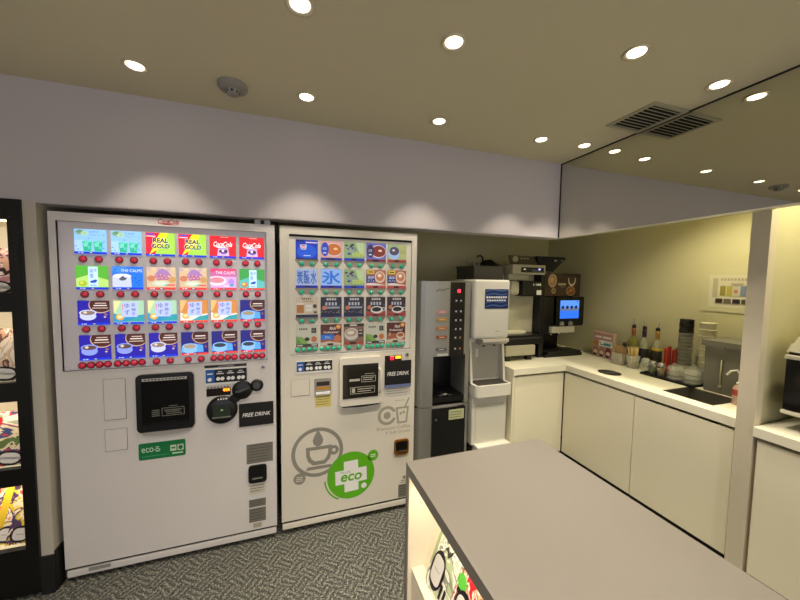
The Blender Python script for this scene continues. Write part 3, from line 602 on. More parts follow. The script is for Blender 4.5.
# printed emblems
LG = pr('#a39f93'); m = M(); y = FY-.0007
ringf(m, .598, .662, .044, .063, y, LG, .4, 2*PI-.4); m.flat(ell(.598, .662, .024, .024), y, LG)
m.flat([(.668, .60), (.735, .60), (.748, .71), (.655, .71)], y, LG); m.flat([(.68, .612), (.724, .612), (.734, .698), (.669, .698)], y-.0003, MW2); m.flat([(.715, .71), (.727, .71), (.752, .765), (.742, .768)], y, LG); m.flat([(.68, .665), (.69, .655), (.70, .668), (.692, .678)], y-.0005, LG); m.flat([(.70, .672), (.712, .66), (.722, .675), (.71, .686)], y-.0005, LG)
m.text('Premium Coffee', .531, .758, .566, .588, y, LG); m.text('X Soft Drinks', .585, .758, .535, .555, y, LG); m.build('cup_emblem', T2, merge=False)
m = M(); LG2 = pr('#8f8c83'); ringf(m, .160, .487, .132, .154, y, LG2)
m.flat([(.161, .628), (.136, .583), (.13, .562), (.135, .54), (.15, .526), (.161, .524), (.173, .526), (.188, .54), (.192, .562), (.186, .583)], y, LG2)
m.flat([(.09, .523), (.245, .523), (.243, .47), (.232, .435), (.205, .408), (.13, .408), (.103, .435), (.092, .47)], y, LG2)
m.flat([(.112, .502), (.223, .502), (.221, .472), (.211, .448), (.193, .432), (.142, .432), (.124, .448), (.114, .472)], y-.0003, MW2); ringf(m, .257, .487, .011, .030, y-.0005, LG2); m.flat([(.088, .380), (.252, .380), (.238, .40), (.102, .40)], y, LG2)
m.flat(ell(.053, .337, .035, .035), y-.0004, LG2)
for k in range(3): m.flat([(.033, .345-k*.012), (.072, .345-k*.012), (.072, .35-k*.012), (.033, .35-k*.012)], y-.0007, MW2)
m.build('coffee_emblem', T2, merge=False)
m = M(); GR = mat('emblem_green', '#5fb41c', .4); ringf(m, .358, .302, .151, .161, y+.0001, GR, PI*1.02, PI*1.35); m.flat(ell(.366, .305, .150, .152, 40), y-.0002, GR); m.flat(ell(.506, .412, .035, .036), y-.0002, GR)
c0 = Vector((.366, .30)); an = .03
def rot(p): return (c0.x+p[0]*math.cos(an)-p[1]*math.sin(an), c0.y+p[0]*math.sin(an)+p[1]*math.cos(an))
a_, b_ = .045, .1
m.flat([rot(p) for p in ((-a_, -b_), (a_, -b_), (a_, -a_), (b_, -a_), (b_, a_), (a_, a_), (a_, b_), (-a_, b_), (-a_, a_), (-b_, a_), (-b_, -a_), (-a_, -a_))], y-.0005, WPR)
m.text('eco', .30, .435, .268, .315, y-.0008, GR, .15, .025); m.text('PLUS', .30, .36, .322, .336, y-.0008, GR); m.flat(ell(.448, .222, .018, .018), y-.0005, WPR)
for k in range(2): m.flat([(.49, .414-k*.012), (.522, .414-k*.012), (.522, .419-k*.012), (.49, .419-k*.012)], y-.0005, WPR)
m.build('eco_emblem', T2, merge=False)
coin_return(T2, .648, .748, .387, .492, mat('outlet_amber', '#7a4c14', .25))
m = M(); m.flat([(.70, .2), (.735, .2), (.735, .207), (.70, .207)], y, LG2); m.flat(ell(.722, .225, .012, .012), y, LG2); m.flat([(.69, .187), (.742, .187), (.742, .192), (.69, .192)], y, LG2); m.build('small_mark', T2, merge=False)
sticker(T2, .682, .744, .09, .178, gs, 4, gl, seed=8)
sticker(T2, .0, .0, 0, 0, gs, 0, gl) if False else None

# ------------------------------------------------------------------ grey coffee machine
T3 = thing('coffee_vending_machine', (1.0, 2.35, 0), 'tall silver-grey coffee machine with a black button strip beside the ivory vending machine', 'coffee machine')
def fr(x):                      # bowed front
    t = (x-1.0)/.2; return 1.975+.025*t*t+(.05*max(0, (-t-.78)/.22)**2)
def bow(x0, x1, yb, n=8, dy=0.):
    return [(x0+(x1-x0)*i/n, fr(x0+(x1-x0)*i/n)+dy) for i in range(n+1)]+[(x1, yb), (x0, yb)]
m = M(); m.prism(bow(.802, 1.2, 2.66, 16), 1.03, 1.537, SILV, 'z'); m.prism(bow(.802, .914, 2.66), .683, 1.03, SILV, 'z'); m.prism(bow(1.165, 1.2, 2.66, 3), .683, 1.03, SILV, 'z'); m.prism(bow(.802, 1.2, 2.66, 16), .04, .677, SILV, 'z'); m.box(.91, 1.17, 2.2, 2.66, .677, 1.03, BLK); m.build('cabinet_body', T3)
m = M(); m.box(.805, 1.197, 2.02, 2.66, .675, .685, GAP); m.box(.83, 1.17, 2.03, 2.6, 0, .04, BLKM); m.build('dark_base', T3)
m = M(); m.prism(bow(1.03, 1.147, 2.02, 4, -.004), 1.03, 1.532, BLK, 'z'); m.build('button_strip', T3)
def fy(x, d): return fr(x)-d
m = M(); yy = fy(1.09, .0075)
for i, z in enumerate((1.408, 1.335, 1.275, 1.214, 1.155, 1.079)):
    for j, dx in enumerate((-.018, .018)):
        m.flat([(1.092+dx-.006, z-.004), (1.092+dx+.006, z-.004), (1.092+dx+.006, z+.004), (1.092+dx-.006, z+.004)], yy, pr(['#dce4ff', '#c8c0b8', '#e89840'][(j and i >= 4)*2]))
        m.flat([(1.092+dx-.009, z-.011), (1.092+dx+.009, z-.011), (1.092+dx+.009, z-.008), (1.092+dx-.009, z-.008)], yy, pr('#707078'))
m.build('button_marks', T3, merge=False)
m = M(); m.box(1.083, 1.105, fy(1.1, .008), fy(1.1, .003), 1.462, 1.484, em('#ff3050', 2.2)); m.build('indicator_lamp', T3)
for z, c in ((1.332, '#c88c94'), (1.282, '#c8943c'), (1.222, '#c07c44'), (1.161, '#9c5030'), (1.078, '#5c6470')):
    m = M(); pts = rr(.930, 1.010, z-.011, z+.011, .010)
    m.prism(pts, fy(.98, .004), fy(.98, -.006), pr(c)); m.flat([(.95, z-.003), (.99, z-.003), (.99, z+.003), (.95, z+.003)], fy(.98, .0045), pr('#d8c8b8')); m.build('drink_label', T3)
m = M(); m.box(.94, 1.02, fy(.98, .003), fy(.98, -.006), 1.033, 1.047, pr('#c8c8c0')); m.build('drink_label', T3)
m = M(); m.tube([(.925, fy(.93, .001), 1.468), (.945, fy(.945, .001), 1.486), (.95, fy(.95, .001), 1.472), (.965, fy(.96, .001), 1.488), (.975, fy(.97, .001), 1.474), (.99, fy(.99, .001), 1.485), (1.02, fy(1.01, .001), 1.49)], .002, BLK, 5); m.build('script_emblem', T3)
m = M(); m.box(.914, 1.165, 2.03, 2.2, .683, .74, BLK); m.box(.914, 1.165, 2.0, 2.03, .70, .735, BLK); m.build('drip_tray', T3)
m = M(); m.cyl((1.03, 2.04, .742), .03, .012, CHR); m.box(.98, 1.08, 2.02, 2.07, .740, .745, CHR); m.build('cup_rest', T3)
m = M(); m.box(.912, 1.162, 1.968, 2.0, .06, .672, mat('door_black', '#111113', .2)); m.build('lower_door', T3)
m = M(); m.cyl((.935, 1.955, .60), .006, .013, CHR, 'y', n=12); m.build('lock', T3)
m = M(); m.box(1.035, 1.152, 1.9665, 1.968, .585, .655, pr('#b8bc94'))
for k in range(3): m.flat([(1.045, .635-k*.018), (1.13, .635-k*.018), (1.13, .64-k*.018), (1.045, .64-k*.018)], 1.966, pr('#70745c'))
m.build('sticker', T3)

# ------------------------------------------------------------------ water dispenser
T4 = thing('water_dispenser', (1.36, 2.2, 0), 'white water dispenser with a blue notice, between the grey coffee machine and the counter', 'water dispenser')
WD = mat('dispenser_white', '#d9d7cc', .35)
m = M(); m.box(1.213, 1.506, 1.97, 2.55, 1.134, 1.553, WD, .018, 3); m.build('upper_body', T4)
m = M(); m.box(1.225, 1.495, 2.05, 2.55, .80, 1.136, WD); m.prism([(1.99, .8), (2.05, .8), (2.05, 1.136), (2.03, 1.136)], 1.215, 1.232, WD, 'x'); m.prism([(1.99, .8), (2.05, .8), (2.05, 1.136), (2.03, 1.136)], 1.488, 1.505, WD, 'x'); m.build('column', T4)
m = M(); m.box(1.232, 1.488, 2.046, 2.052, .83, 1.10, mat('splash_grey', '#aca9a0', .25)); m.box(1.28, 1.30, 2.043, 2.047, .99, 1.05, WD); m.build('splash_panel', T4)
m = M(); m.prism([(1.955, 1.134), (2.1, 1.134), (2.1, 1.098), (1.985, 1.09), (1.95, 1.115)], 1.28, 1.495, mat('nozzle_grey', '#b8b4a8', .3), 'x'); m.box(1.36, 1.38, 1.953, 1.957, 1.118, 1.128, em('#ff4020', 1.)); m.cyl((1.33, 2.02, 1.07), .008, .03, BLK, n=10); m.cyl((1.42, 2.02, 1.07), .008, .03, BLK, n=10); m.build('tap_block', T4)
m = M(); m.prism(rr(1.215, 1.512, 1.915, 2.06, .03), .735, .80, WD, 'z'); m.build('tray', T4)
m = M(); 
m.prism(rr(1.215, 1.512, 1.915, 2.06, .03), .80, .815, WD, 'z'); m.box(1.238, 1.49, 1.935, 2.045, .812, .817, mat('grid_dark', '#3a3631', .4)); m.build('drip_grid', T4)
m = M(); m.box(1.222, 1.512, 1.975, 2.5, .365, .74, WD, .008); m.box(1.25, 1.49, 1.971, 1.976, .40, .66, WD, .002); m.build('lower_body', T4)
m = M(); m.box(1.245, 1.520, 1.925, 2.5, 0, .375, WD, .006); m.build('base_box', T4)
m = M(); m.box(1.215, 1.245, 2.0, 2.5, 0, .36, BLK); m.build('side_block', T4)  # plain black block filling the gap left of the base box
m = M(); m.box(1.295, 1.49, 1.9685, 1.9705, 1.348, 1.487, mat('notice_navy', '#15285c', .3)); y = 1.968
for k in range(5): m.flat([(1.30, 1.36+k*.027), (1.36, 1.372+k*.027), (1.43, 1.362+k*.027), (1.485, 1.375+k*.026), (1.485, 1.380+k*.026), (1.43, 1.369+k*.027), (1.36, 1.379+k*.027), (1.30, 1.366+k*.027)], y, pr('#4c6cac'))
for k in range(9): m.flat([(1.305+k*.0195, 1.424), (1.319+k*.0195, 1.424), (1.319+k*.0195, 1.436), (1.305+k*.0195, 1.436)], y-.0004, WPR)
for k in range(8): m.flat([(1.31+k*.020, 1.403), (1.325+k*.020, 1.403), (1.325+k*.020, 1.413), (1.31+k*.020, 1.413)], y-.0004, WPR)
m.build('notice', T4, merge=False)
m = M(); m.flat([(1.39, 1.185), (1.42, 1.185), (1.42, 1.189), (1.39, 1.189)], 1.9695, GREY); m.build('maker_mark', T4)

# things on top of it
T = thing('storage_box', (1.44, 2.35, 1.553), 'dark grey box on top of the white water dispenser', 'box')
BX = mat('box_grey', '#57534b', .6)
m = M(); m.box(1.355, 1.625, 2.22, 2.5, 1.553, 1.645, BX, .004); m.build('body', T)
m = M(); m.box(1.35, 1.63, 2.215, 2.505, 1.645, 1.662, BX, .003); m.build('lid', T)
T = thing('crumpled_bag', (1.58, 2.36, 1.662), 'black crumpled bag lying on the dark grey box', 'bag')
m = M(); r = random.Random(4); nx, ny_ = 16, 8; vs = []; fs = []
for i in range(nx+1):
    for j in range(ny_+1):
        u, v = i/nx, j/ny_; hgt = .055*(math.sin(PI*u)**.7)*(math.sin(PI*v)**.6)*(.75+.4*r.random()); vs.append((1.485+.17*u+.006*r.random(), 2.28+.16*v, 1.662+max(hgt, 0)))
for i in range(nx):
    for j in range(ny_): k = i*(ny_+1)+j; fs.append((k, k+1, k+ny_+2, k+ny_+1))
m.add(vs, fs, mat('bag_black', '#0e0e0d', .45), True); m.box(1.49, 1.63, 2.29, 2.43, 1.662, 1.664, BLKM); m.build('bag_body', T)
m = M(); m.tube([(1.52, 2.34, 1.69), (1.50, 2.33, 1.712), (1.495, 2.33, 1.738), (1.475, 2.33, 1.75), (1.45, 2.33, 1.742), (1.447, 2.33, 1.73)], .007, BLK); m.build('bag_handle', T)
for k, (x, h, lab) in enumerate(((1.375, .034, 'small cream cup at the left end of the dark grey box'), (1.415, .024, 'small cream cup in the middle of the dark grey box'), (1.455, .03, 'small cream cup next to the black bag on the dark grey box'))):
    a = M(); a.lathe([(0, 0), (.014, 0), (.017, h), (.014, h), (.012, .004), (0, .004)], (x, 2.33, 1.662), mat('cup_cream', '#8f8b74', .5), 16); tag(a.build('small_cup', org=(x, 2.33, 1.662)), lab, 'cup', 'small cups on the dark grey box')

# ------------------------------------------------------------------ counter run
KT = .91; KB = .865; DB = .222
T = thing('worktop', (2.2, 1.9, KT), 'L-shaped cream worktop with a sink cut-out, along the back and right walls', 'worktop')
sx0, sx1, sy0, sy1 = 2.10, 2.355, 1.058, 1.31
m = M()
m.box(1.53, 2.008, 1.93, BY-.001, KB, KT, CTR); m.box(2.008, AX-.001, sy1, BY-.001, KB, KT, CTR); m.box(2.008, AX-.001, .916, sy0, KB, KT, CTR)
m.box(2.008, sx0, sy0, sy1, KB, KT, CTR); m.box(sx1, AX-.001, sy0, sy1, KB, KT, CTR); m.build('counter_slab', T)
SS = mat('stainless', '#a09d94', .32, .8)
m = M(); d = .17
m.box(sx0, sx1, sy0, sy1, KT-d-.005, KT-d, SS); m.box(sx0, sx0+.004, sy0, sy1, KT-d, KT-.002, SS); m.box(sx1-.004, sx1, sy0, sy1, KT-d, KT-.002, SS); m.box(sx0, sx1, sy0, sy0+.004, KT-d, KT-.002, SS); m.box(sx0, sx1, sy1-.004, sy1, KT-d, KT-.002, SS); sk = m.build('sink_basin', T); tag(sk, 'stainless steel sink basin')
m = M(); m.cyl((2.23, 1.18, KT-d), .03, .003, BLK); m.build('sink_drain', sk)
m = M(); 
m.prism([(2.14+.066*math.cos(t*PI/14), 1.681+.068*math.sin(t*PI/14)) for t in range(15)], KT, KT+.003, BLK, 'z'); m.prism([(2.14+.066*math.cos(PI+t*PI/14), 1.671+.068*math.sin(PI+t*PI/14)) for t in range(15)], KT, KT+.003, BLK, 'z'); tag(m.build('cable_port', T), 'round black two-flap port in the worktop')
def cabinet(loc, label, body, doors, hand=None):
    t = thing('base_cabinet', loc, label, 'cabinet', None)
    a = M(); [a.box(*q, CAB) for q in body[0]]; a.build('body', t)
    a = M(); [a.box(*q, BLKM) for q in body[1]]; a.build('toe_kick', t)
    for q in doors: a = M(); a.box(*q, CAB, .002); a.build('door', t)
    return t
cabinet((1.75, 2.3, 0), 'cream base cabinet with one door facing the room, under the coffee makers', ([(1.53, 1.55, 1.94, BY-.02, 0, KB-.001), (1.55, 2.005, 1.965, BY-.02, DB, KB-.02)], [(1.56, 2.0, 1.99, 2.1, 0, DB)]), [(1.556, 2.006, 1.945, 1.964, DB, .848)])
cabinet((2.3, 1.67, 0), 'cream base cabinet at the inner corner under the right-hand counter, left of the sink', ([(2.028, AX-.02, 1.404, 1.94, DB, KB-.02)], [(2.05, 2.15, 1.404, 1.94, 0, DB)]), [(2.012, 2.027, 1.405, 1.941, DB, .848)])
cabinet((2.3, 1.16, 0), 'cream base cabinet under the sink, left of the pillar', ([(2.028, AX-.02, .918, 1.0, DB, KB-.02), (2.028, AX-.02, 1.0, 1.40, DB, .70)], [(2.05, 2.15, .918, 1.40, 0, DB)]), [(2.012, 2.027, .925, 1.400, DB, .848)])
m = M(); m.box(1.972, AX-.001, .26, .844, KB, KT, CTR, .002); tag(m.build('worktop', org=(2.2, .5, KB)), 'short cream worktop to the right of the pillar', 'worktop')
cabinet((2.3, .55, 0), 'cream base cabinet to the right of the pillar', ([(2.012, AX-.02, .262, .845, DB, KB-.02)], [(2.05, 2.15, .262, .845, 0, DB)]), [(1.985, 2.011, .265, .832, DB, .848)])

# ------------------------------------------------------------------ coffee maker A (silver) on the back counter
T5 = thing('coffee_maker', (1.82, 2.3, KT), 'silver and black coffee maker with a brown sign and bean hopper on top', 'coffee maker')
CRM = mat('maker_cream', '#a8a48c', .4)
m = M(); m.box(1.60, 1.88, 2.12, 2.5, .955, 1.035, CRM, .004); m.build('lower_box', T5)
for fx in (1.64, 1.85):
    m = M(); m.box(fx-.02, fx+.02, 2.15, 2.19, KT, .957, BLK); m.build('foot', T5)
m = M(); m.box(1.60, 1.88, 2.3, 2.5, KT, .957, BLK); m.build('rear_foot', T5)
m = M(); m.box(1.60, 1.964, 2.14, 2.5, 1.036, 1.115, BLK, .004); m.box(1.64, 1.95, 2.135, 2.141, 1.085, 1.095, mat('tray_edge', '#3a3a36', .3)); m.build('drip_tray', T5)
m = M(); m.box(1.65, 1.962, 2.26, 2.5, 1.115, 1.60, CRM, .004); m.box(1.66, 1.86, 2.22, 2.26, 1.115, 1.135, mat('ledge_white', '#d8d4b8', .4)); m.build('back_panel', T5)
m = M(); m.box(1.67, 1.765, 2.18, 2.3, 1.43, 1.555, CRM, .03, 3); m.box(1.66, 1.86, 2.20, 2.3, 1.555, 1.60, CRM, .004); m.build('brew_housing', T5)
m = M(); m.box(1.765, 1.945, 2.15, 2.3, 1.425, 1.548, BLK, .012, 3); y = 2.1495
m.box(1.895, 1.94, 2.147, 2.151, 1.438, 1.475, pr('#d0d0c0')); 
for q in ((1.86, 1.867), (1.885, 1.891), (1.90, 1.915), (1.92, 1.935)): m.flat([(q[0], 1.512), (q[1], 1.512), (q[1], 1.528), (q[0], 1.528)], y-.001, pr('#c8c8b8'))
m.build('brew_head', T5)
m = M(); m.box(1.665, 1.985, 2.16, 2.5, 1.60, 1.678, CRM, .004); m.build('top_unit', T5)
m = M(); m.box(1.745, 1.965, 2.155, 2.161, 1.617, 1.657, BLK); y = 2.1545
m.flat([(1.765, 1.637), (1.785, 1.637), (1.785, 1.645), (1.765, 1.645)], y, em('#f0ecc0', .8)); m.flat([(1.845, 1.622), (1.93, 1.622), (1.93, 1.64), (1.845, 1.64)], y, pr('#4a5068')); m.box(1.91, 1.928, 2.152, 2.155, 1.637, 1.65, em('#b0b0ff', 1.6)); m.build('status_panel', T5)
m = M(); m.box(1.965, 2.012, 2.18, 2.52, KT, 1.60, BLK, .004); m.build('side_column', T5)
m = M(); m.X = Matrix.Translation((0, 0, 0)); m.prism([(1.645, 1.752), (1.925, 1.748), (1.935, 1.680), (1.67, 1.680)], 2.19, 2.20, mat('sign_brown', '#3a3020', .5)); y = 2.1895
m.flat(ell(1.71, 1.722, .028, .024), y, pr('#8f8c6c')); 
for k in range(3): m.flat([(1.76+k*.03, 1.722), (1.78+k*.03, 1.722), (1.78+k*.03, 1.735), (1.76+k*.03, 1.735)], y, pr('#7c7860'))
m.build('top_sign', T5)
m = M(); vs = [(1.96, 2.2, 1.63), (2.10, 2.2, 1.63), (2.10, 2.4, 1.63), (1.96, 2.4, 1.63), (1.90, 2.16, 1.735), (2.19, 2.16, 1.735), (2.19, 2.44, 1.735), (1.90, 2.44, 1.735), (1.90, 2.16, 1.75), (2.19, 2.16, 1.75), (2.19, 2.44, 1.75), (1.90, 2.44, 1.75)]
m.add(vs, [(0, 1, 2, 3), (0, 1, 5, 4), (1, 2, 6, 5), (2, 3, 7, 6), (3, 0, 4, 7), (4, 5, 9, 8), (5, 6, 10, 9), (6, 7, 11, 10), (7, 4, 8, 11), (8, 9, 10, 11)], BLKM)
m.flat([(2.06, 1.712), (2.09, 1.712), (2.09, 1.726), (2.06, 1.726)], 2.15, pr('#8c8a7c')); m.flat([(2.13, 1.715), (2.15, 1.715), (2.15, 1.726), (2.13, 1.726)], 2.15, pr('#8c8a7c')); m.box(2.05, 2.16, 2.151, 2.17, 1.708, 1.73, BLKM); m.box(1.97, 2.01, 2.2, 2.4, 1.60, 1.64, BLKM); m.build('bean_hopper', T5)

# ------------------------------------------------------------------ coffee maker B (touchscreen)
T6 = thing('coffee_maker', (2.2, 2.4, KT), 'black coffee maker with a glowing blue touchscreen and coffee photos, in the counter corner', 'coffee maker')
m = M(); m.box(2.015, 2.42, 2.16, 2.52, KT, .935, BLK, .004); m.box(2.04, 2.40, 2.155, 2.3, .935, .955, mat('tray_grid', '#2a2a28', .3, .5), .002); m.build('drip_tray', T6)
m = M(); m.box(2.02, 2.32, 2.34, 2.55, .935, 1.42, BLK, .004); m.box(2.015, 2.13, 2.2, 2.56, 1.10, 1.42, BLK, .006); m.box(2.13, 2.36, 2.24, 2.56, 1.17, 1.61, BLK); m.build('body', T6)
m = M(); m.box(2.085, 2.335, 2.17, 2.34, 1.112, 1.166, mat('nozzle_pale', '#aaa79a', .35), .006); m.box(2.02, 2.10, 2.22, 2.33, 1.125, 1.165, SILV, .004); m.cyl((2.16, 2.26, 1.08), .012, .03, CHR); m.cyl((2.25, 2.26, 1.08), .012, .03, CHR); m.build('nozzle_block', T6)
m = M(); m.prism(rr(2.14, 2.442, 1.168, 1.42, .02), 2.185, 2.25, mat('bezel_black', '#0c0d10', .25)); m.build('screen_bezel', T6)
m = M(); y = 2.183; m.box(2.180, 2.385, y, 2.187, 1.233, 1.388, em('#2f76ff', 1.0))
m.flat([(2.180, 1.300), (2.385, 1.300), (2.385, 1.318), (2.180, 1.318)], y-.0003, em('#6c7890', .8)); m.flat([(2.180, 1.318), (2.385, 1.318), (2.385, 1.388), (2.180, 1.388)], y-.0003, em('#5c98ff', 1.0))
for k in range(4):
    x = 2.206+k*.048; m.flat(ell(x, 1.328, .018, .012, 16), y-.0006, em('#182850', .6)); m.flat([(x-.01, 1.337), (x+.004, 1.348), (x+.012, 1.337)], y-.0007, em('#182850', .6))
m.flat([(2.36, 1.372), (2.368, 1.372), (2.368, 1.385), (2.36, 1.385)], y-.0006, em('#203878', .8)); m.build('touchscreen', T6)
for x in (2.19, 2.285):
    m = M(); m.cyl((x, 2.165, 1.19), .022, .02, CHR, 'y', n=20); m.cyl((x, 2.162, 1.19), .013, .005, SILV, 'y', n=16); m.build('knob', T6)
m = M(); m.box(2.02, 2.42, 2.215, 2.235, 1.425, 1.618, mat('panel_brown', '#3c2c20', .5)); y = 2.2147
m.flat(ell(2.115, 1.555, .045, .058), y, pr('#b8a488')); m.flat(ell(2.115, 1.555, .037, .049), y-.0003, pr('#a07c50')); m.flat(ell(2.108, 1.563, .018, .02), y-.0006, pr('#c09c68'))
m.flat(ell(2.325, 1.565, .042, .055, 24, -PI*1.1, PI*.1), y, pr('#c8bca8')); m.flat(ell(2.325, 1.57, .033, .044, 24, -PI*1.1, PI*.1), y-.0003, pr('#40342a')); m.flat(ell(2.13, 1.468, .024, .024), y, pr('#9c8c64')); m.flat(ell(2.13, 1.468, .017, .017), y-.0003, pr('#7c6038'))
m.flat(ell(2.315, 1.468, .048, .043), y, pr('#a08458')); m.flat(ell(2.315, 1.468, .04, .034), y-.0003, pr('#6c4420')); m.flat([(2.28, 1.45), (2.31, 1.49), (2.35, 1.485), (2.33, 1.46)], y-.0006, pr('#9c7038')); m.text('MENU', 2.18, 2.26, 1.515, 1.535, y, pr('#c0b498')) if False else None
for k in range(6): m.flat([(2.178+k*.014, 1.515), (2.188+k*.014, 1.515), (2.188+k*.014, 1.535), (2.178+k*.014, 1.535)], y, pr('#b8ac90'))
m.flat([(2.20, 1.50), (2.25, 1.50), (2.25, 1.504), (2.20, 1.504)], y, pr('#8c8068')); m.build('picture_panel', T6, merge=False)

# ------------------------------------------------------------------ counter items
CLR = mat('clear_plastic', '#dfe0d2', .12, alpha=.32)
GLS = mat('clear_glass', '#dfe6d8', .04, trans=.9, ior=1.3)
KZ = KT
T = thing('creamer_box', (2.50, 2.02, KZ), 'pink and white display box of creamer portions beside the touchscreen coffee maker', 'box')
m = M(); m.box(2.505, 2.54, 1.945, 2.13, KZ, 1.125, pr('#c8a494', .5)); Xf = Matrix(((0, 1, 0, 0), (-1, 0, 0, 0), (0, 0, 1, 0), (0, 0, 0, 1)))
m.build('carton', T)
m = M(); Xr = Matrix.Rotation(-PI/2, 4, 'Z')    # local x -> -y, facing -x
def faceX(m, x, ymax): m.X = Matrix.Translation((x, ymax, 0)) @ Xr
faceX(m, 2.504, 2.13); g = G(m, 0, KZ, .185, .213, 0); P_ = pr
g.rect(0, 1, 0, 1, P_('#b89c8c')); g.rect(.04, .96, .7, .95, P_('#b08478')); g.rect(.1, .45, .78, .86, P_('#e8dcd4')); g.rect(.5, .92, .78, .86, P_('#e8dcd4')); g.ell(.18, .56, .16, .1, P_('#b87c40')); g.rect(.32, .98, .46, .7, P_('#d8e0dc')); g.rect(.4, .9, .5, .6, P_('#4c8c90')); g.ell(.5, .62, .08, .08, P_('#f0f4ec'))
for k, u in enumerate((.16, .48, .8)): g.ell(u, .25, .15, .2, P_(('#a07868', '#b07870', '#84443c')[k])); g.ell(u, .2, .1, .08, P_('#e0ccc0')); g.ell(u-.02, .1, .09, .05, P_('#402820'))
m.build('printed_front', T, merge=False)
# stirrer box
T = thing('stirrer_holder', (2.44, 1.835, KZ), 'clear holder packed with flat wooden stirrers, right of the creamer box', 'holder')
WO = mat('wood_stick', '#b89868', .6, noise=.1, scale=60)
m = M(); 
for q in ((2.405, 2.41, 1.795, 1.875), (2.475, 2.48, 1.795, 1.875), (2.41, 2.475, 1.795, 1.8), (2.41, 2.475, 1.87, 1.875)): m.box(*q, KZ, 1.0, CLR)
m.box(2.41, 2.475, 1.8, 1.87, KZ, KZ+.004, CLR); m.build('holder', T)
rr_ = random.Random(2)
for k in range(12):
    x = 2.415+.052*(k % 4)/3; y = 1.807+.055*(k//4)/2; h = 1.045+.015*rr_.random()
    a = M(); a.box(x, x+.004, y-.004, y+.004, KZ+.004, h, WO); tag(a.build('wooden_stirrer', org=(x, y, KZ+.004)), 'thin wooden stirrer standing in the clear holder beside the creamer box', 'stirrer', 'stirrers in the clear holder')
T = thing('straw_cup', (2.44, 1.722, KZ), 'ribbed clear cup full of yellow straws, between the stirrers and the plastic bag', 'cup')
m = M(); m.lathe([(0, 0), (.034, 0), (.046, .095), (.044, .095), (.032, .004), (0, .004)], (2.44, 1.73, KZ), CLR, 24); m.build('cup', T)
ST = mat('straw_yellow', '#c89c3c', .5)
for k in range(16):
    a_ = 2*PI*k/16*1.618*3; r0 = .020*math.sqrt((k+1)/16); r1 = r0*1.95; h = .145+.012*rr_.random()
    a = M(); a.tube([(2.44+r0*math.cos(a_), 1.73+r0*math.sin(a_), KZ+.005), (2.44+r1*math.cos(a_), 1.73+r1*math.sin(a_), KZ+h)], .0035, (ST, mat('straw_pale', '#d8c48c', .5))[k % 2], 6)
    tag(a.build('straw', org=(2.44+r0*math.cos(a_), 1.73+r0*math.sin(a_), KZ+.005)), 'yellow straw standing in the ribbed clear cup', 'straw', 'straws in the clear cup')
# syrup bottles
def bottle(y, label, neck, liq, lab, band, tilt=0.):
    x = 2.535; t = thing('syrup_bottle', (x, y, KZ), label, 'bottle')
    m = M(); m.lathe([(0, 0), (.029, 0), (.032, .004), (.032, .16), (.028, .19), (.017, .215), (.012, .235), (.012, .262)], (x, y, KZ), liq, 24); m.build('bottle_body', t)
    m = M(); m.lathe([(.0322, .03), (.0328, .032), (.0328, .145), (.0322, .147)], (x, y, KZ), lab, 24)
    if band: m.lathe([(.0322, .147), (.0329, .149), (.0329, .165), (.0322, .167)], (x, y, KZ), band, 24)
    m.build('label', t)
    m = M(); m.lathe([(.0125, .228), (.0135, .23), (.014, .27), (.013, .29), (0, .29)], (x, y, KZ), neck, 20); m.build('neck_wrap', t)
    m = M(); m.lathe([(.012, .29), (.015, .292), (.013, .312), (0, .314)], (x, y, KZ), BLK, 16); m.tube([(x, y, KZ+.31), (x, y-tilt*.4, KZ+.33), (x, y-tilt, KZ+.362)], .003, CHR); m.build('pourer', t)
AMB = mat('syrup_yellow', '#b8b060', .1, trans=.6, ior=1.3); CL2 = mat('syrup_clear', '#d4d4b8', .08, trans=.6, ior=1.3)
bottle(1.803, 'syrup bottle with an orange neck wrap, leftmost of the three with pourers', pr('#8c4c28'), AMB, pr('#a8a070'), None, 0)
bottle(1.722, 'syrup bottle with a purple neck wrap and dark label, middle of the three', pr('#2c1c38'), CL2, pr('#2c2428'), None, 0)
bottle(1.63, 'syrup bottle with a yellow neck wrap and tilted pourer, rightmost of the three', pr('#96742a'), CL2, pr('#302c24'), pr('#c8b030'), .012)
T = thing('small_bottle', (2.50, 1.86, KZ), 'small bottle with a dark cap behind the wooden stirrers', 'bottle')
m = M(); m.lathe([(0, 0), (.022, 0), (.022, .11), (.012, .13), (.012, .14)], (2.52, 1.86, KZ), mat('bottle_violet', '#807888', .2, trans=.3), 18); m.build('bottle_body', T)
m = M(); m.lathe([(.014, .138), (.014, .16), (0, .16)], (2.52, 1.86, KZ), BLK, 16); m.build('cap', T)
# clear bag
m = M(); r = random.Random(9); vs = []; fs = []; n = 12
for i in range(7):
    for j in range(n):
        t_ = i/6; rad = (.034*math.sin(PI*(.12+.8*t_))+.004)*(.75+.5*r.random()); vs.append((2.45+rad*math.cos(2*PI*j/n), 1.645+rad*math.sin(2*PI*j/n), KZ+.095*t_))
for i in range(6):
    for j in range(n): fs.append((i*n+j, i*n+(j+1) % n, (i+1)*n+(j+1) % n, (i+1)*n+j))
fs += [tuple(range(n)), tuple(range(6*n, 7*n))]
m.add(vs, fs, mat('bag_clear', '#d8d8c8', .2, alpha=.5), False); tag(m.build('plastic_bag', org=(2.45, 1.645, KZ)), 'crinkled clear plastic bag in front of the middle syrup bottle', 'bag')
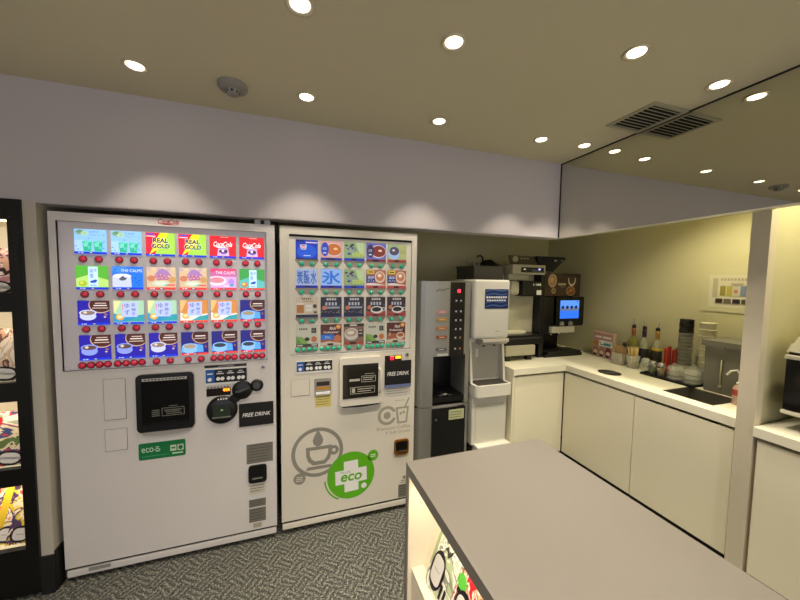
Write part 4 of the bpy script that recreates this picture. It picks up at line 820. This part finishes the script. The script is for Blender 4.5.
# tray with jars, lids
m = M(); m.box(2.33, 2.53, 1.28, 1.60, KZ, KZ+.006, BLKM, .002); m.box(2.33, 2.335, 1.28, 1.60, KZ+.006, KZ+.014, BLKM); m.box(2.525, 2.53, 1.28, 1.60, KZ+.006, KZ+.014, BLKM); m.box(2.335, 2.525, 1.28, 1.285, KZ+.006, KZ+.014, BLKM); m.box(2.335, 2.525, 1.595, 1.60, KZ+.006, KZ+.014, BLKM)
tag(m.build('serving_tray', org=(2.43, 1.44, KZ)), 'flat black tray on the counter under the jars and clear lids', 'tray')
for y, lab, c in ((1.553, 'small silver-lidded jar with green contents at the left corner of the black tray', '#6c7444'), (1.498, 'small jar with a silver lid and tan contents, right one of the two jars', '#b09458')):
    x = 2.385; t = thing('shaker_jar', (x, y, KZ+.006), lab, 'jar', 'two jars on the black tray')
    m = M(); m.lathe([(0, 0), (.021, 0), (.022, .01), (.022, .065), (.019, .075)], (x, y, KZ+.006), GLS, 18); m.build('jar', t)
    m = M(); m.cyl((x, y, KZ+.009), .019, .05, pr(c)); m.build('contents', t)
    m = M(); m.lathe([(.023, .070), (.0235, .085), (.018, .093), (0, .094)], (x, y, KZ+.006), mat('lid_steel', '#b8b8b8', .25, .8), 18); m.build('lid', t)
for k in range(6):
    y = 1.572-.017*k; a = M(); hgt = .172+.012*((k*7) % 3); x = 2.54-.008*(k % 3)
    a.box(x-.007, x+.007, y-.008, y+.008, KZ, KZ+hgt, pr(('#c03020', '#d84430', '#a02018')[k % 3]), .002); tag(a.build('sugar_packet', org=(x, y, KZ)), 'upright red packet behind the clear lids, one of a row', 'packet', 'red packets behind the tray')
def tubstack(x, y, z0, z1, r0, r1, n, mt, label, name, cat, group):
    step = (z1-z0)/n
    a = M(); h = step*2.2 if n > 6 else step
    a.lathe([(0, 0), (r0, 0), (r1, step*.88), (r1+.0025, step*.9), (r1+.0025, step), (r1, step), (r0, .003)], (x, y, z0), mt, 20); o = tag(a.build(name, org=(x, y, z0)), label, cat, group)
    for k in range(1, n): q = o.copy(); COL.objects.link(q); q.location = (x, y, z0+k*step)
tubstack(2.48, 1.42, KZ+.10, 1.222, .034, .0385, 9, mat('cup_clear', '#9a988a', .3, trans=.15, ior=1.2), 'clear plastic cup stacked upside down under the black cups', 'plastic_cup', 'cup', 'clear cups in the stack')
tubstack(2.48, 1.42, 1.2225, 1.312, .039, .036, 2, mat('cup_black', '#15130f', .4), 'black paper cup on top of the clear cup stack', 'paper_cup', 'cup', 'black cups on the clear stack')
tubstack(2.52, 1.325, KZ+.10, 1.30, .035, .041, 7, mat('cup_white', '#d8d4b8', .5), 'white paper cup in the stack behind the grey bin', 'paper_cup', 'cup', 'white cups in the stack')
for k in range(3):
    z = KZ+.0075+.03*k; a = M()
    for y in (1.325, 1.42): a.lathe([(0, 0), (.044, 0), (.046, .006), (.040, .024), (.028, .028), (0, .028)], (2.385+.02*(k % 2) if False else 2.40, y, z), CLR, 20)
    tag(a.build('cup_lid_tray', org=(2.40, 1.37, z)), ('bottom', 'middle', 'top')[k]+' one of three clear lid packs on the black tray', 'lid')
# platform that carries the cup stacks
m = M(); m.box(2.44, 2.57, 1.288, 1.47, KZ+.014, KZ+.10, CLR, .004); tag(m.build('cup_riser', org=(2.5, 1.38, KZ+.014)), 'low clear plastic box carrying the two cup stacks', 'box')
# grey bin
BG = mat('bin_grey', '#7c7a70', .45)
T = thing('grey_bin', (2.42, 1.165, KZ), 'grey plastic bin with a lid beside the sink', 'bin')
m = M(); m.prism([(1.245, KZ), (1.075, KZ), (1.07, 1.185), (1.25, 1.185)], 2.365, 2.56, BG, 'x'); m.build('bin_body', T)
m = M(); m.prism([(1.265, 1.182), (1.055, 1.182), (1.06, 1.215), (1.26, 1.215)], 2.35, 2.575, BG, 'x'); m.box(2.345, 2.352, 1.15, 1.18, 1.17, 1.19, BG); m.build('lid', T)
m = M(); m.tube([(2.36, 1.165, .96), (2.357, 1.165, 1.03), (2.36, 1.165, 1.11)], .004, mat('handle_pale', '#b8b498', .3)); m.cyl((2.355, 1.165, .955), .008, .006, mat('handle_pale', '#b8b498', .3), 'x'); m.build('handle', T)
T = thing('soap_bottle', (2.25, 1.04, KZ), 'pale pink pump bottle between the sink and the pillar', 'bottle')
m = M(); m.lathe([(0, 0), (.022, 0), (.024, .005), (.024, .085), (.018, .10), (.009, .108)], (2.25, 1.030, KZ), pr('#c8a898'), 20); m.build('bottle_body', T)
m = M(); m.lathe([(.0243, .05), (.0245, .052), (.0245, .08), (.0243, .082)], (2.25, 1.030, KZ), pr('#b04838'), 20); m.build('label', T)
m = M(); m.cyl((2.25, 1.030, KZ+.106), .011, .014, WPR); m.tube([(2.25, 1.03, KZ+.12), (2.25, 1.03, KZ+.165), (2.245, 1.04, KZ+.182), (2.235, 1.06, KZ+.175), (2.228, 1.075, KZ+.15)], .005, WPR); m.build('pump', T)

# poster in clear sleeve on the alcove wall
T = thing('wall_notice', (AX, 1.28, 1.36), 'recycling notice in a clear sleeve on the wall above the grey bin', 'notice')
x = AX-.002
m = M(); m.box(x-.003, AX, 1.03, 1.41, 1.37, 1.645, mat('sleeve_clear', '#cdc9a4', .15)); m.build('clear_sleeve', T)
m = M(); faceX(m, x-.0035, 1.375); g = G(m, 0, 1.40, .33, .205, 0)
g.rect(0, 1, 0, 1, P_('#d4d0b8')); g.rect(.06, .14, .3, .9, P_('#b8b098'))
for k in range(8): g.rect(.18+.05*k, .215+.05*k, .82, .9, P_('#b0a890'))
for k, c in enumerate(('#989040', '#b8ac58', '#c8c4b0', '#7888a0', '#7c8ca4', '#908c40', '#888440')): g.rect(.18+.1*k, .265+.1*k, .36, .66, P_(c))
g.rect(.34, .52, .7, .76, P_('#b0a898')); g.ell(.42, .5, .03, .06, P_('#c08078')); g.rect(.64, .84, .68, .95, P_('#a87c78')); g.rect(.68, .78, .74, .9, P_('#604848'))
for k, c in enumerate(('#40302c', '#706858', '#282430', '#504838', '#403830', '#605040')): g.rect(.12+.13*k, .23+.13*k, .14, .27, P_(c))
m.build('printed_sheet', T, merge=False)

# ------------------------------------------------------------------ right bay appliance
T = thing('oven_cooker', (2.3, .6, KT), 'black-fronted counter appliance with pale edges to the right of the pillar', 'oven')
OB = mat('oven_grey', '#34322c', .4); OW = mat('oven_pale', '#c8c4b0', .4)
m = M(); m.box(2.085, 2.5, .40, .80, 985e-3, 1.255, OB, .006); m.build('body', T)
m = M(); m.box(2.065, 2.087, .405, .797, 1.0, 1.225, mat('oven_glass', '#0a0a0a', .1), .003); m.build('glass_door', T)
m = M(); m.box(2.055, 2.087, .40, .80, 1.225, 1.243, OW, .004); m.build('upper_rail', T)
m = M(); m.box(2.055, 2.087, .40, .80, .982, .998, OW, .004); m.build('lower_rail', T)
m = M(); m.box(2.18, 2.48, .44, .76, KT, .985, BLKM); m.build('base_stand', T)
m = M(); r = random.Random(11); vs = []; fs = []; nx, ny_ = 14, 10
for i in range(nx+1):
    for j in range(ny_+1):
        u, v = i/nx, j/ny_; vs.append((2.07+.17*u+.006*r.random(), .66+.145*v+.006*r.random(), 1.256+.085*(abs(math.sin(PI*u))**.4)*(abs(math.sin(PI*v))**.3)*(.75+.35*r.random())))
for i in range(nx):
    for j in range(ny_): k = i*(ny_+1)+j; fs.append((k, k+1, k+ny_+2, k+ny_+1))
m.add(vs, fs, mat('cloth_white', '#d8d4c0', .8), True); m.box(2.09, 2.23, .67, .795, 1.256, 1.258, mat('cloth_white', '#d8d4c0', .8)); tag(m.build('folded_cloth', org=(2.2, .65, 1.256)), 'crumpled white cloth lying on top of the black appliance', 'cloth')

# ------------------------------------------------------------------ island with lit magazine shelf
ix0, ix1, iy0, iy1, iz = .45, 1.117, -.75, 1.215, .80
T7 = thing('island_counter', ((ix0+ix1)/2, .25, 0), 'taupe island counter with a lit open magazine shelf in its left side', 'counter')
th = .042
m = M(); m.box(ix0, ix1, iy0, iy1, iz-th, iz, ISL); m.build('top', T7)
m = M(); m.box(ix0, ix1, iy1-.026, iy1, 0, iz-th, ISL); m.build('end_panel', T7)
m = M(); m.box(ix0, ix1, iy0, iy0+.026, 0, iz-th, ISL); m.build('end_panel', T7)
m = M(); m.box(ix1-.02, ix1, iy0+.026, iy1-.026, 0, iz-th, ISL); m.build('side_panel', T7)
m = M(); m.box(ix0+.004, ix1-.02, iy1-.030, iy1-.026, .12, iz-th, LITW); m.box(ix0+.30, ix0+.32, iy0+.026, iy1-.030, .12, iz-th, LITW); m.box(ix0+.004, ix0+.30, iy0+.026, iy1-.03, iz-th-.004, iz-th, LITW); m.build('shelf_lining', T7)
LX0, LZ0 = .50, .362            # shelf that carries the magazines
m = M(); m.box(ix0+.02, ix0+.30, iy0+.026, iy1-.03, LZ0-.02, LZ0, LITW); m.build('shelf', T7)
m = M(); m.box(ix0+.004, ix0+.30, iy0+.026, iy1-.03, .10, .125, LITW); m.build('bottom_shelf', T7)
m = M(); m.prism([(LX0+.022, LZ0), (LX0+.032, LZ0), (LX0+.145, LZ0+.30), (LX0+.135, LZ0+.30)], iy0+.03, iy1-.031, LITW, 'y'); m.build('sloping_rest', T7)
m = M(); m.box(ix0+.012, ix0+.030, iy0+.03, iy1-.035, iz-th-.012, iz-th-.004, mat('strip_light', '#ffecc4', em=3.)); tag(m.build('light_strip', T7), 'warm light strip under the top')
def area(loc, rot_, sx, sy, en, col, nm):
    l = bpy.data.lights.new(nm, 'AREA'); l.shape = 'RECTANGLE'; l.size = sx; l.size_y = sy; l.energy = en; l.color = col; l.spread = math.radians(160)
    o = bpy.data.objects.new(nm, l); COL.objects.link(o); o.location = loc; o.rotation_euler = rot_; return o
area((ix0+.022, .23, iz-th-.014), (0, math.radians(-25), 0), .016, 1.8, 6., (1, .86, .64), 'shelf_strip_light')

# ------------------------------------------------------------------ magazines
def cover_mat(seed, pal):
    m = bpy.data.materials.new('magazine_cover'); m.use_nodes = True; nt = m.node_tree; b = nt.nodes['Principled BSDF']; b.inputs['Roughness'].default_value = .3
    tc = nt.nodes.new('ShaderNodeTexCoord'); mp = nt.nodes.new('ShaderNodeMapping'); mp.inputs['Location'].default_value = (seed*3.7, seed*1.3, seed*2.1); nt.links.new(tc.outputs['Object'], mp.inputs['Vector'])
    n1 = nt.nodes.new('ShaderNodeTexNoise'); n1.inputs['Scale'].default_value = 9; n1.inputs['Detail'].default_value = 4; n1.inputs['Distortion'].default_value = 1.2; nt.links.new(mp.outputs[0], n1.inputs['Vector'])
    cr = nt.nodes.new('ShaderNodeValToRGB'); cr.color_ramp.interpolation = 'CONSTANT'; e = cr.color_ramp.elements
    ps = [0, .40, .46, .51, .56, .62]
    e[0].position = 0; e[0].color = lin(pal[0])+(1,); e[1].position = ps[1]; e[1].color = lin(pal[1 % len(pal)])+(1,)
    for k in range(2, 6): q = e.new(ps[k]); q.color = lin(pal[k % len(pal)])+(1,)
    nt.links.new(n1.outputs['Fac'], cr.inputs['Fac']); nt.links.new(cr.outputs['Color'], b.inputs['Base Color']); return m
PG = pr('#d8d0b8', .8)
def magazine(T_, org, label, w, h, seed, pal, yaw, lean, group, accents=(), roll=0., tall=False):
    """local frame: x across the cover, z up the cover, the cover faces -y"""
    t = thing('magazine', org, label, 'magazine', group); t['_w'] = (0, 0, 0)
    t.rotation_euler = (Matrix.Rotation(yaw, 4, 'Z') @ Matrix.Rotation(lean, 4, 'X') @ Matrix.Rotation(roll, 4, 'Y')).to_euler()
    th_ = .007
    a = M(); a.box(0, w, 0, .0012, 0, h, cover_mat(seed, pal)); a.box(0, .0012, .0012, th_, 0, h, pr(pal[-1])); a.box(0, w, th_, th_+.0012, 0, h, pr(pal[-1]))
    y = -.0003
    for (kind, q, c) in accents:
        if kind == 'r': a.flat([(q[0]*w, q[2]*h), (q[1]*w, q[2]*h), (q[1]*w, q[3]*h), (q[0]*w, q[3]*h)], y, pr(c))
        elif kind == 'e': a.flat(ell(q[0]*w, q[1]*h, q[2]*w, q[3]*w), y, pr(c))
        elif kind == 'p': a.flat([(u*w, v*h) for u, v in q], y, pr(c))
        y -= .0003
    a.build('cover', t, merge=False)
    a = M(); a.box(.0015, w-.002, .0013, th_-.0002, .002, h-.002, PG); a.build('pages', t)
    a = M(); cx = w*(.36 if tall else .5); cz = h*(.31 if tall else .17); ex, ez = (w*.27, h*.25) if tall else (w*.40, h*.13); a.prism(ell(cx, cz, ex, ez, 28), -.0036, -.0030, mat('band_black', '#1a1420', .3)); a.prism(rr(cx-ex*.72, cx+ex*.72, cz-ez*.72, cz+ez*.72, ex*.5), -.0044, -.0035, pr('#d4d2d0')); a.flat([(cx-ex*.4, cz-h*.01), (cx+ex*.4, cz-h*.01), (cx+ex*.4, cz+h*.005), (cx-ex*.4, cz+h*.005)], -.0047, pr('#a8a8b0')); a.build('binder_label', t, merge=False)
    return t
zig = lambda u0, v0, k: [(u0, v0), (u0+.1*k, v0+.06*k), (u0+.16*k, v0+.01*k), (u0+.28*k, v0+.09*k), (u0+.25*k, v0+.02*k), (u0+.16*k, v0-.05*k), (u0+.1*k, v0)]
lean = -math.radians(20.5)
yw = -PI/2
P1 = ('#dfe3cf', '#c8ccb4', '#f0efe4', '#8f9484', '#b8c49c', '#e6e8da'); P2 = ('#e8dcc8', '#c02830', '#f0e8dc', '#94604c', '#d8b090', '#e8e0d0'); P3 = ('#b88a2c', '#6c4c18', '#e0b860', '#8c6820', '#f0d8a0', '#a87c28')
for k, (P, lab) in enumerate(((P1, 'pale green and white magazine, farthest on the lit island shelf'), (P2, 'red and cream magazine with a green spot, second on the lit island shelf'), (P3, 'golden magazine, third from the far end of the lit island shelf'), (P2, 'reddish magazine nearest the camera on the lit island shelf'))):
    acc = []
    if k == 0: acc = [('r', (0, .10, .3, 1), '#a8b888'), ('p', zig(.35, .62, 1.2), '#403c34'), ('p', zig(.15, .75, 1.4), '#6c685c'), ('p', zig(.5, .8, 1.3), '#8c8878'), ('r', (.62, .70, .08, .26), '#181414'), ('r', (.76, .84, .08, .26), '#181414'), ('r', (.58, .66, .22, .26), '#181414')]
    if k == 1: acc = [('e', (.14, .58, .15, .15), '#58b840'), ('p', zig(.08, .74, 2.2), '#d0202c'), ('p', zig(.2, .85, 1.8), '#c82030'), ('r', (.05, .3, .44, .5), '#2c2424'), ('r', (.5, .56, .2, .44), '#e8dcc8')]
    magazine(T7, (LX0, 1.122-.172*k, LZ0+.003), lab, .168, .275, 3+k, P, yw, lean, 'magazines on the island shelf', acc, tall=True)

# ------------------------------------------------------------------ magazine rack in the left wall
T8 = thing('magazine_rack', (-1.4, 2.15, 0), 'black framed magazine rack with lit compartments at the left edge', 'rack')
RX0, RX1, RY = -1.70, -1.135, 1.948
BR = mat('rack_black', '#0b0a09', .35, noise=.2, scale=200)
ox0, ox1 = -1.66, -1.183
ops = [(1.458, 1.785), (1.048, 1.372), (.642, .960), (.248, .560)]
m = M(); m.box(ox1, RX1, RY, RY+.03, 0.02, 1.875, BR); m.box(RX0, ox0, RY, RY+.03, .02, 1.875, BR)
zz = [0.02]+[v for o_ in reversed(ops) for v in o_]+[1.875]
for k in range(0, len(zz), 2): m.box(ox0, ox1, RY, RY+.03, zz[k], zz[k+1], BR)
m.build('frame', T8)
m = M(); m.box(RX0+.01, RX1+.0-.002, RY+.35, RY+.37, .02, 1.86, LITW); m.build('back_panel', T8)
for z0, z1 in ops:
    m = M(); m.prism([(RY+.03, z0-.02), (RY+.345, z0-.02), (RY+.345, z0-.004), (RY+.03, z0-.004)], ox0-.01, ox1+.012, LITW, 'x'); m.box(ox1, ox1+.015, RY+.03, RY+.35, z0-.02, z1+.02, LITW); m.box(ox0-.015, ox0, RY+.03, RY+.35, z0-.02, z1+.02, LITW); m.box(ox0, ox1, RY+.03, RY+.35, z1+.004, z1+.02, LITW); m.build('compartment', T8)
    m = M(); m.box(ox0+.005, ox1-.005, RY+.05, RY+.065, z1-.004, z1+.003, mat('strip_light', '#ffecc4', em=3.)); m.build('light_strip', T8)
    area(((ox0+ox1)/2, RY+.06, z1-.006), (math.radians(25), 0, 0), .45, .012, .75, (1, .88, .68), 'rack_strip_light')
m = M()
for k in range(40):
    rz = 1.6+.2*R.random(); rx = -1.175+.03*R.random(); m.flat([(rx, rz), (rx+.001, rz), (rx+.001, rz+.0015), (rx, rz+.0015)], RY-.0003, pr('#8c7c30'))
tag(m.build('frame_speckle', T8, merge=False), kind='stuff')
names = ['top', 'second', 'third', 'bottom']
PALS = [('#c88c94', '#e8d8d0', '#603848', '#e0b0a0', '#f0e8e0', '#a86848'), ('#e8e0d0', '#b89078', '#604038', '#d8c8b8', '#c0a890', '#d8d0c8'), ('#5c7040', '#e0d0b0', '#404878', '#c84040', '#e8dcc8', '#a8a890'), ('#c8443c', '#e8d8c0', '#d8c030', '#503860', '#f0e0d0', '#d8a080')]
cols = [('right', -1.29), ('middle', -1.40), ('left', -1.51)]
for si, (z0, z1) in enumerate(ops):
    n_ = 3
    for k in range(n_):
        x = -1.335-.085*k if si != 3 else -1.295-.062*k
        pal = PALS[si][k:]+PALS[si][:k]
        acc = []
        if si == 2 and k == 0: acc = []
        if si == 2 and k == 1: acc = [('p', zig(.1, .85, 2.4), '#d02028'), ('p', zig(.3, .8, 2.), '#d02028')]
        if si == 3 and k == 1: acc = [('r', (.0, .3, 0, 1), '#d8b828')]
        if si == 0 and k == 0: acc = [('e', (.6, .6, .2, .26), '#d8a890'), ('p', zig(.3, .5, 1.6), '#281820')]
        magazine(T8, (x, RY+.058+.016*k, z0-.002), 'magazine in the %s lit compartment of the black rack, %s' % (names[si], ('rightmost', 'just left of the rightmost', 'third from the right')[k]), (.14 if si < 3 else .10), (.25 if si in (1, 2) else (.22 if si == 0 else .285)), 20+si*4+k, pal, 0, math.radians(-14), 'magazines in the %s compartment' % names[si], acc, roll=math.radians(8))

# ------------------------------------------------------------------ lights and world
# alcove downlights hidden behind the mirror header
for (x, y, e_) in ((2.16, 1.15, 26), (2.16, .55, 20)):
    l = spot(x, y, 2.24, e_*1.65, 128, .6, (1, .88, .56), .04)
    dl = downlight((x, y), 'round downlight inside the alcove ceiling behind the mirror header'); dl.location.z = 2.25; dl['group'] = 'downlights inside the alcove'
w = bpy.data.worlds.new('room_world'); sc.world = w; w.use_nodes = True
w.node_tree.nodes['Background'].inputs[0].default_value = (.98, .95, 1, 1); w.node_tree.nodes['Background'].inputs[1].default_value = 1.3

# second level: pieces that belong to a part
def under(root, part, *kids):
    base = lambda o: o.name.split('.')[0]
    host = [c for c in root.children if base(c) == part]
    for c in list(root.children):
        if base(c) in kids and host: c.parent = host[0]
under(T1, 'cup_door', 'door_lip'); under(T1, 'display_panel', 'display_frame'); under(T2, 'cup_door', 'door_window', 'door_handle'); under(T2, 'display_panel', 'display_frame', 'display_gasket', 'card_holder')
under(T3, 'button_strip', 'button_marks', 'indicator_lamp'); under(T3, 'lower_door', 'lock', 'sticker'); under(T3, 'drip_tray', 'cup_rest')
under(T4, 'upper_body', 'notice', 'maker_mark'); under(T4, 'column', 'splash_panel'); under(T4, 'tray', 'drip_grid'); under(T5, 'top_unit', 'status_panel'); under(T6, 'screen_bezel', 'touchscreen', 'knob')
for o in list(bpy.data.objects):
    if o.parent is None and o.name.startswith('syrup_bottle'): under(o, 'bottle_body', 'label')
    if o.parent is None and o.name.startswith('magazine') and o.type == 'EMPTY' and o.get('category') == 'magazine': under(o, 'cover', 'binder_label')
# ------------------------------------------------------------------ camera
yaw, pit, rol = .32733, .062746, .0154
fw = Vector((math.sin(yaw)*math.cos(pit), math.cos(yaw)*math.cos(pit), -math.sin(pit))); rt = Vector((math.cos(yaw), -math.sin(yaw), 0)); up = rt.cross(fw)
r2 = math.cos(rol)*rt+math.sin(rol)*up; u2 = -math.sin(rol)*rt+math.cos(rol)*up
mw = Matrix((r2, u2, -fw)).transposed().to_4x4(); mw.translation = Vector((0, 0, 1.545))
cd = bpy.data.cameras.new('camera'); cam = bpy.data.objects.new('camera', cd); COL.objects.link(cam); cam.matrix_world = mw
cd.sensor_fit = 'HORIZONTAL'; cd.sensor_width = 36; cd.lens = 327.07*36/800; cd.clip_start = .02
sc.camera = cam
vs_ = sc.view_settings; vs_.view_transform = 'Standard'; vs_.look = 'None'; vs_.gamma = 1; vs_.use_curve_mapping = False; vs_.exposure = 0
for o in bpy.data.objects:
    if '_w' in o: del o['_w']
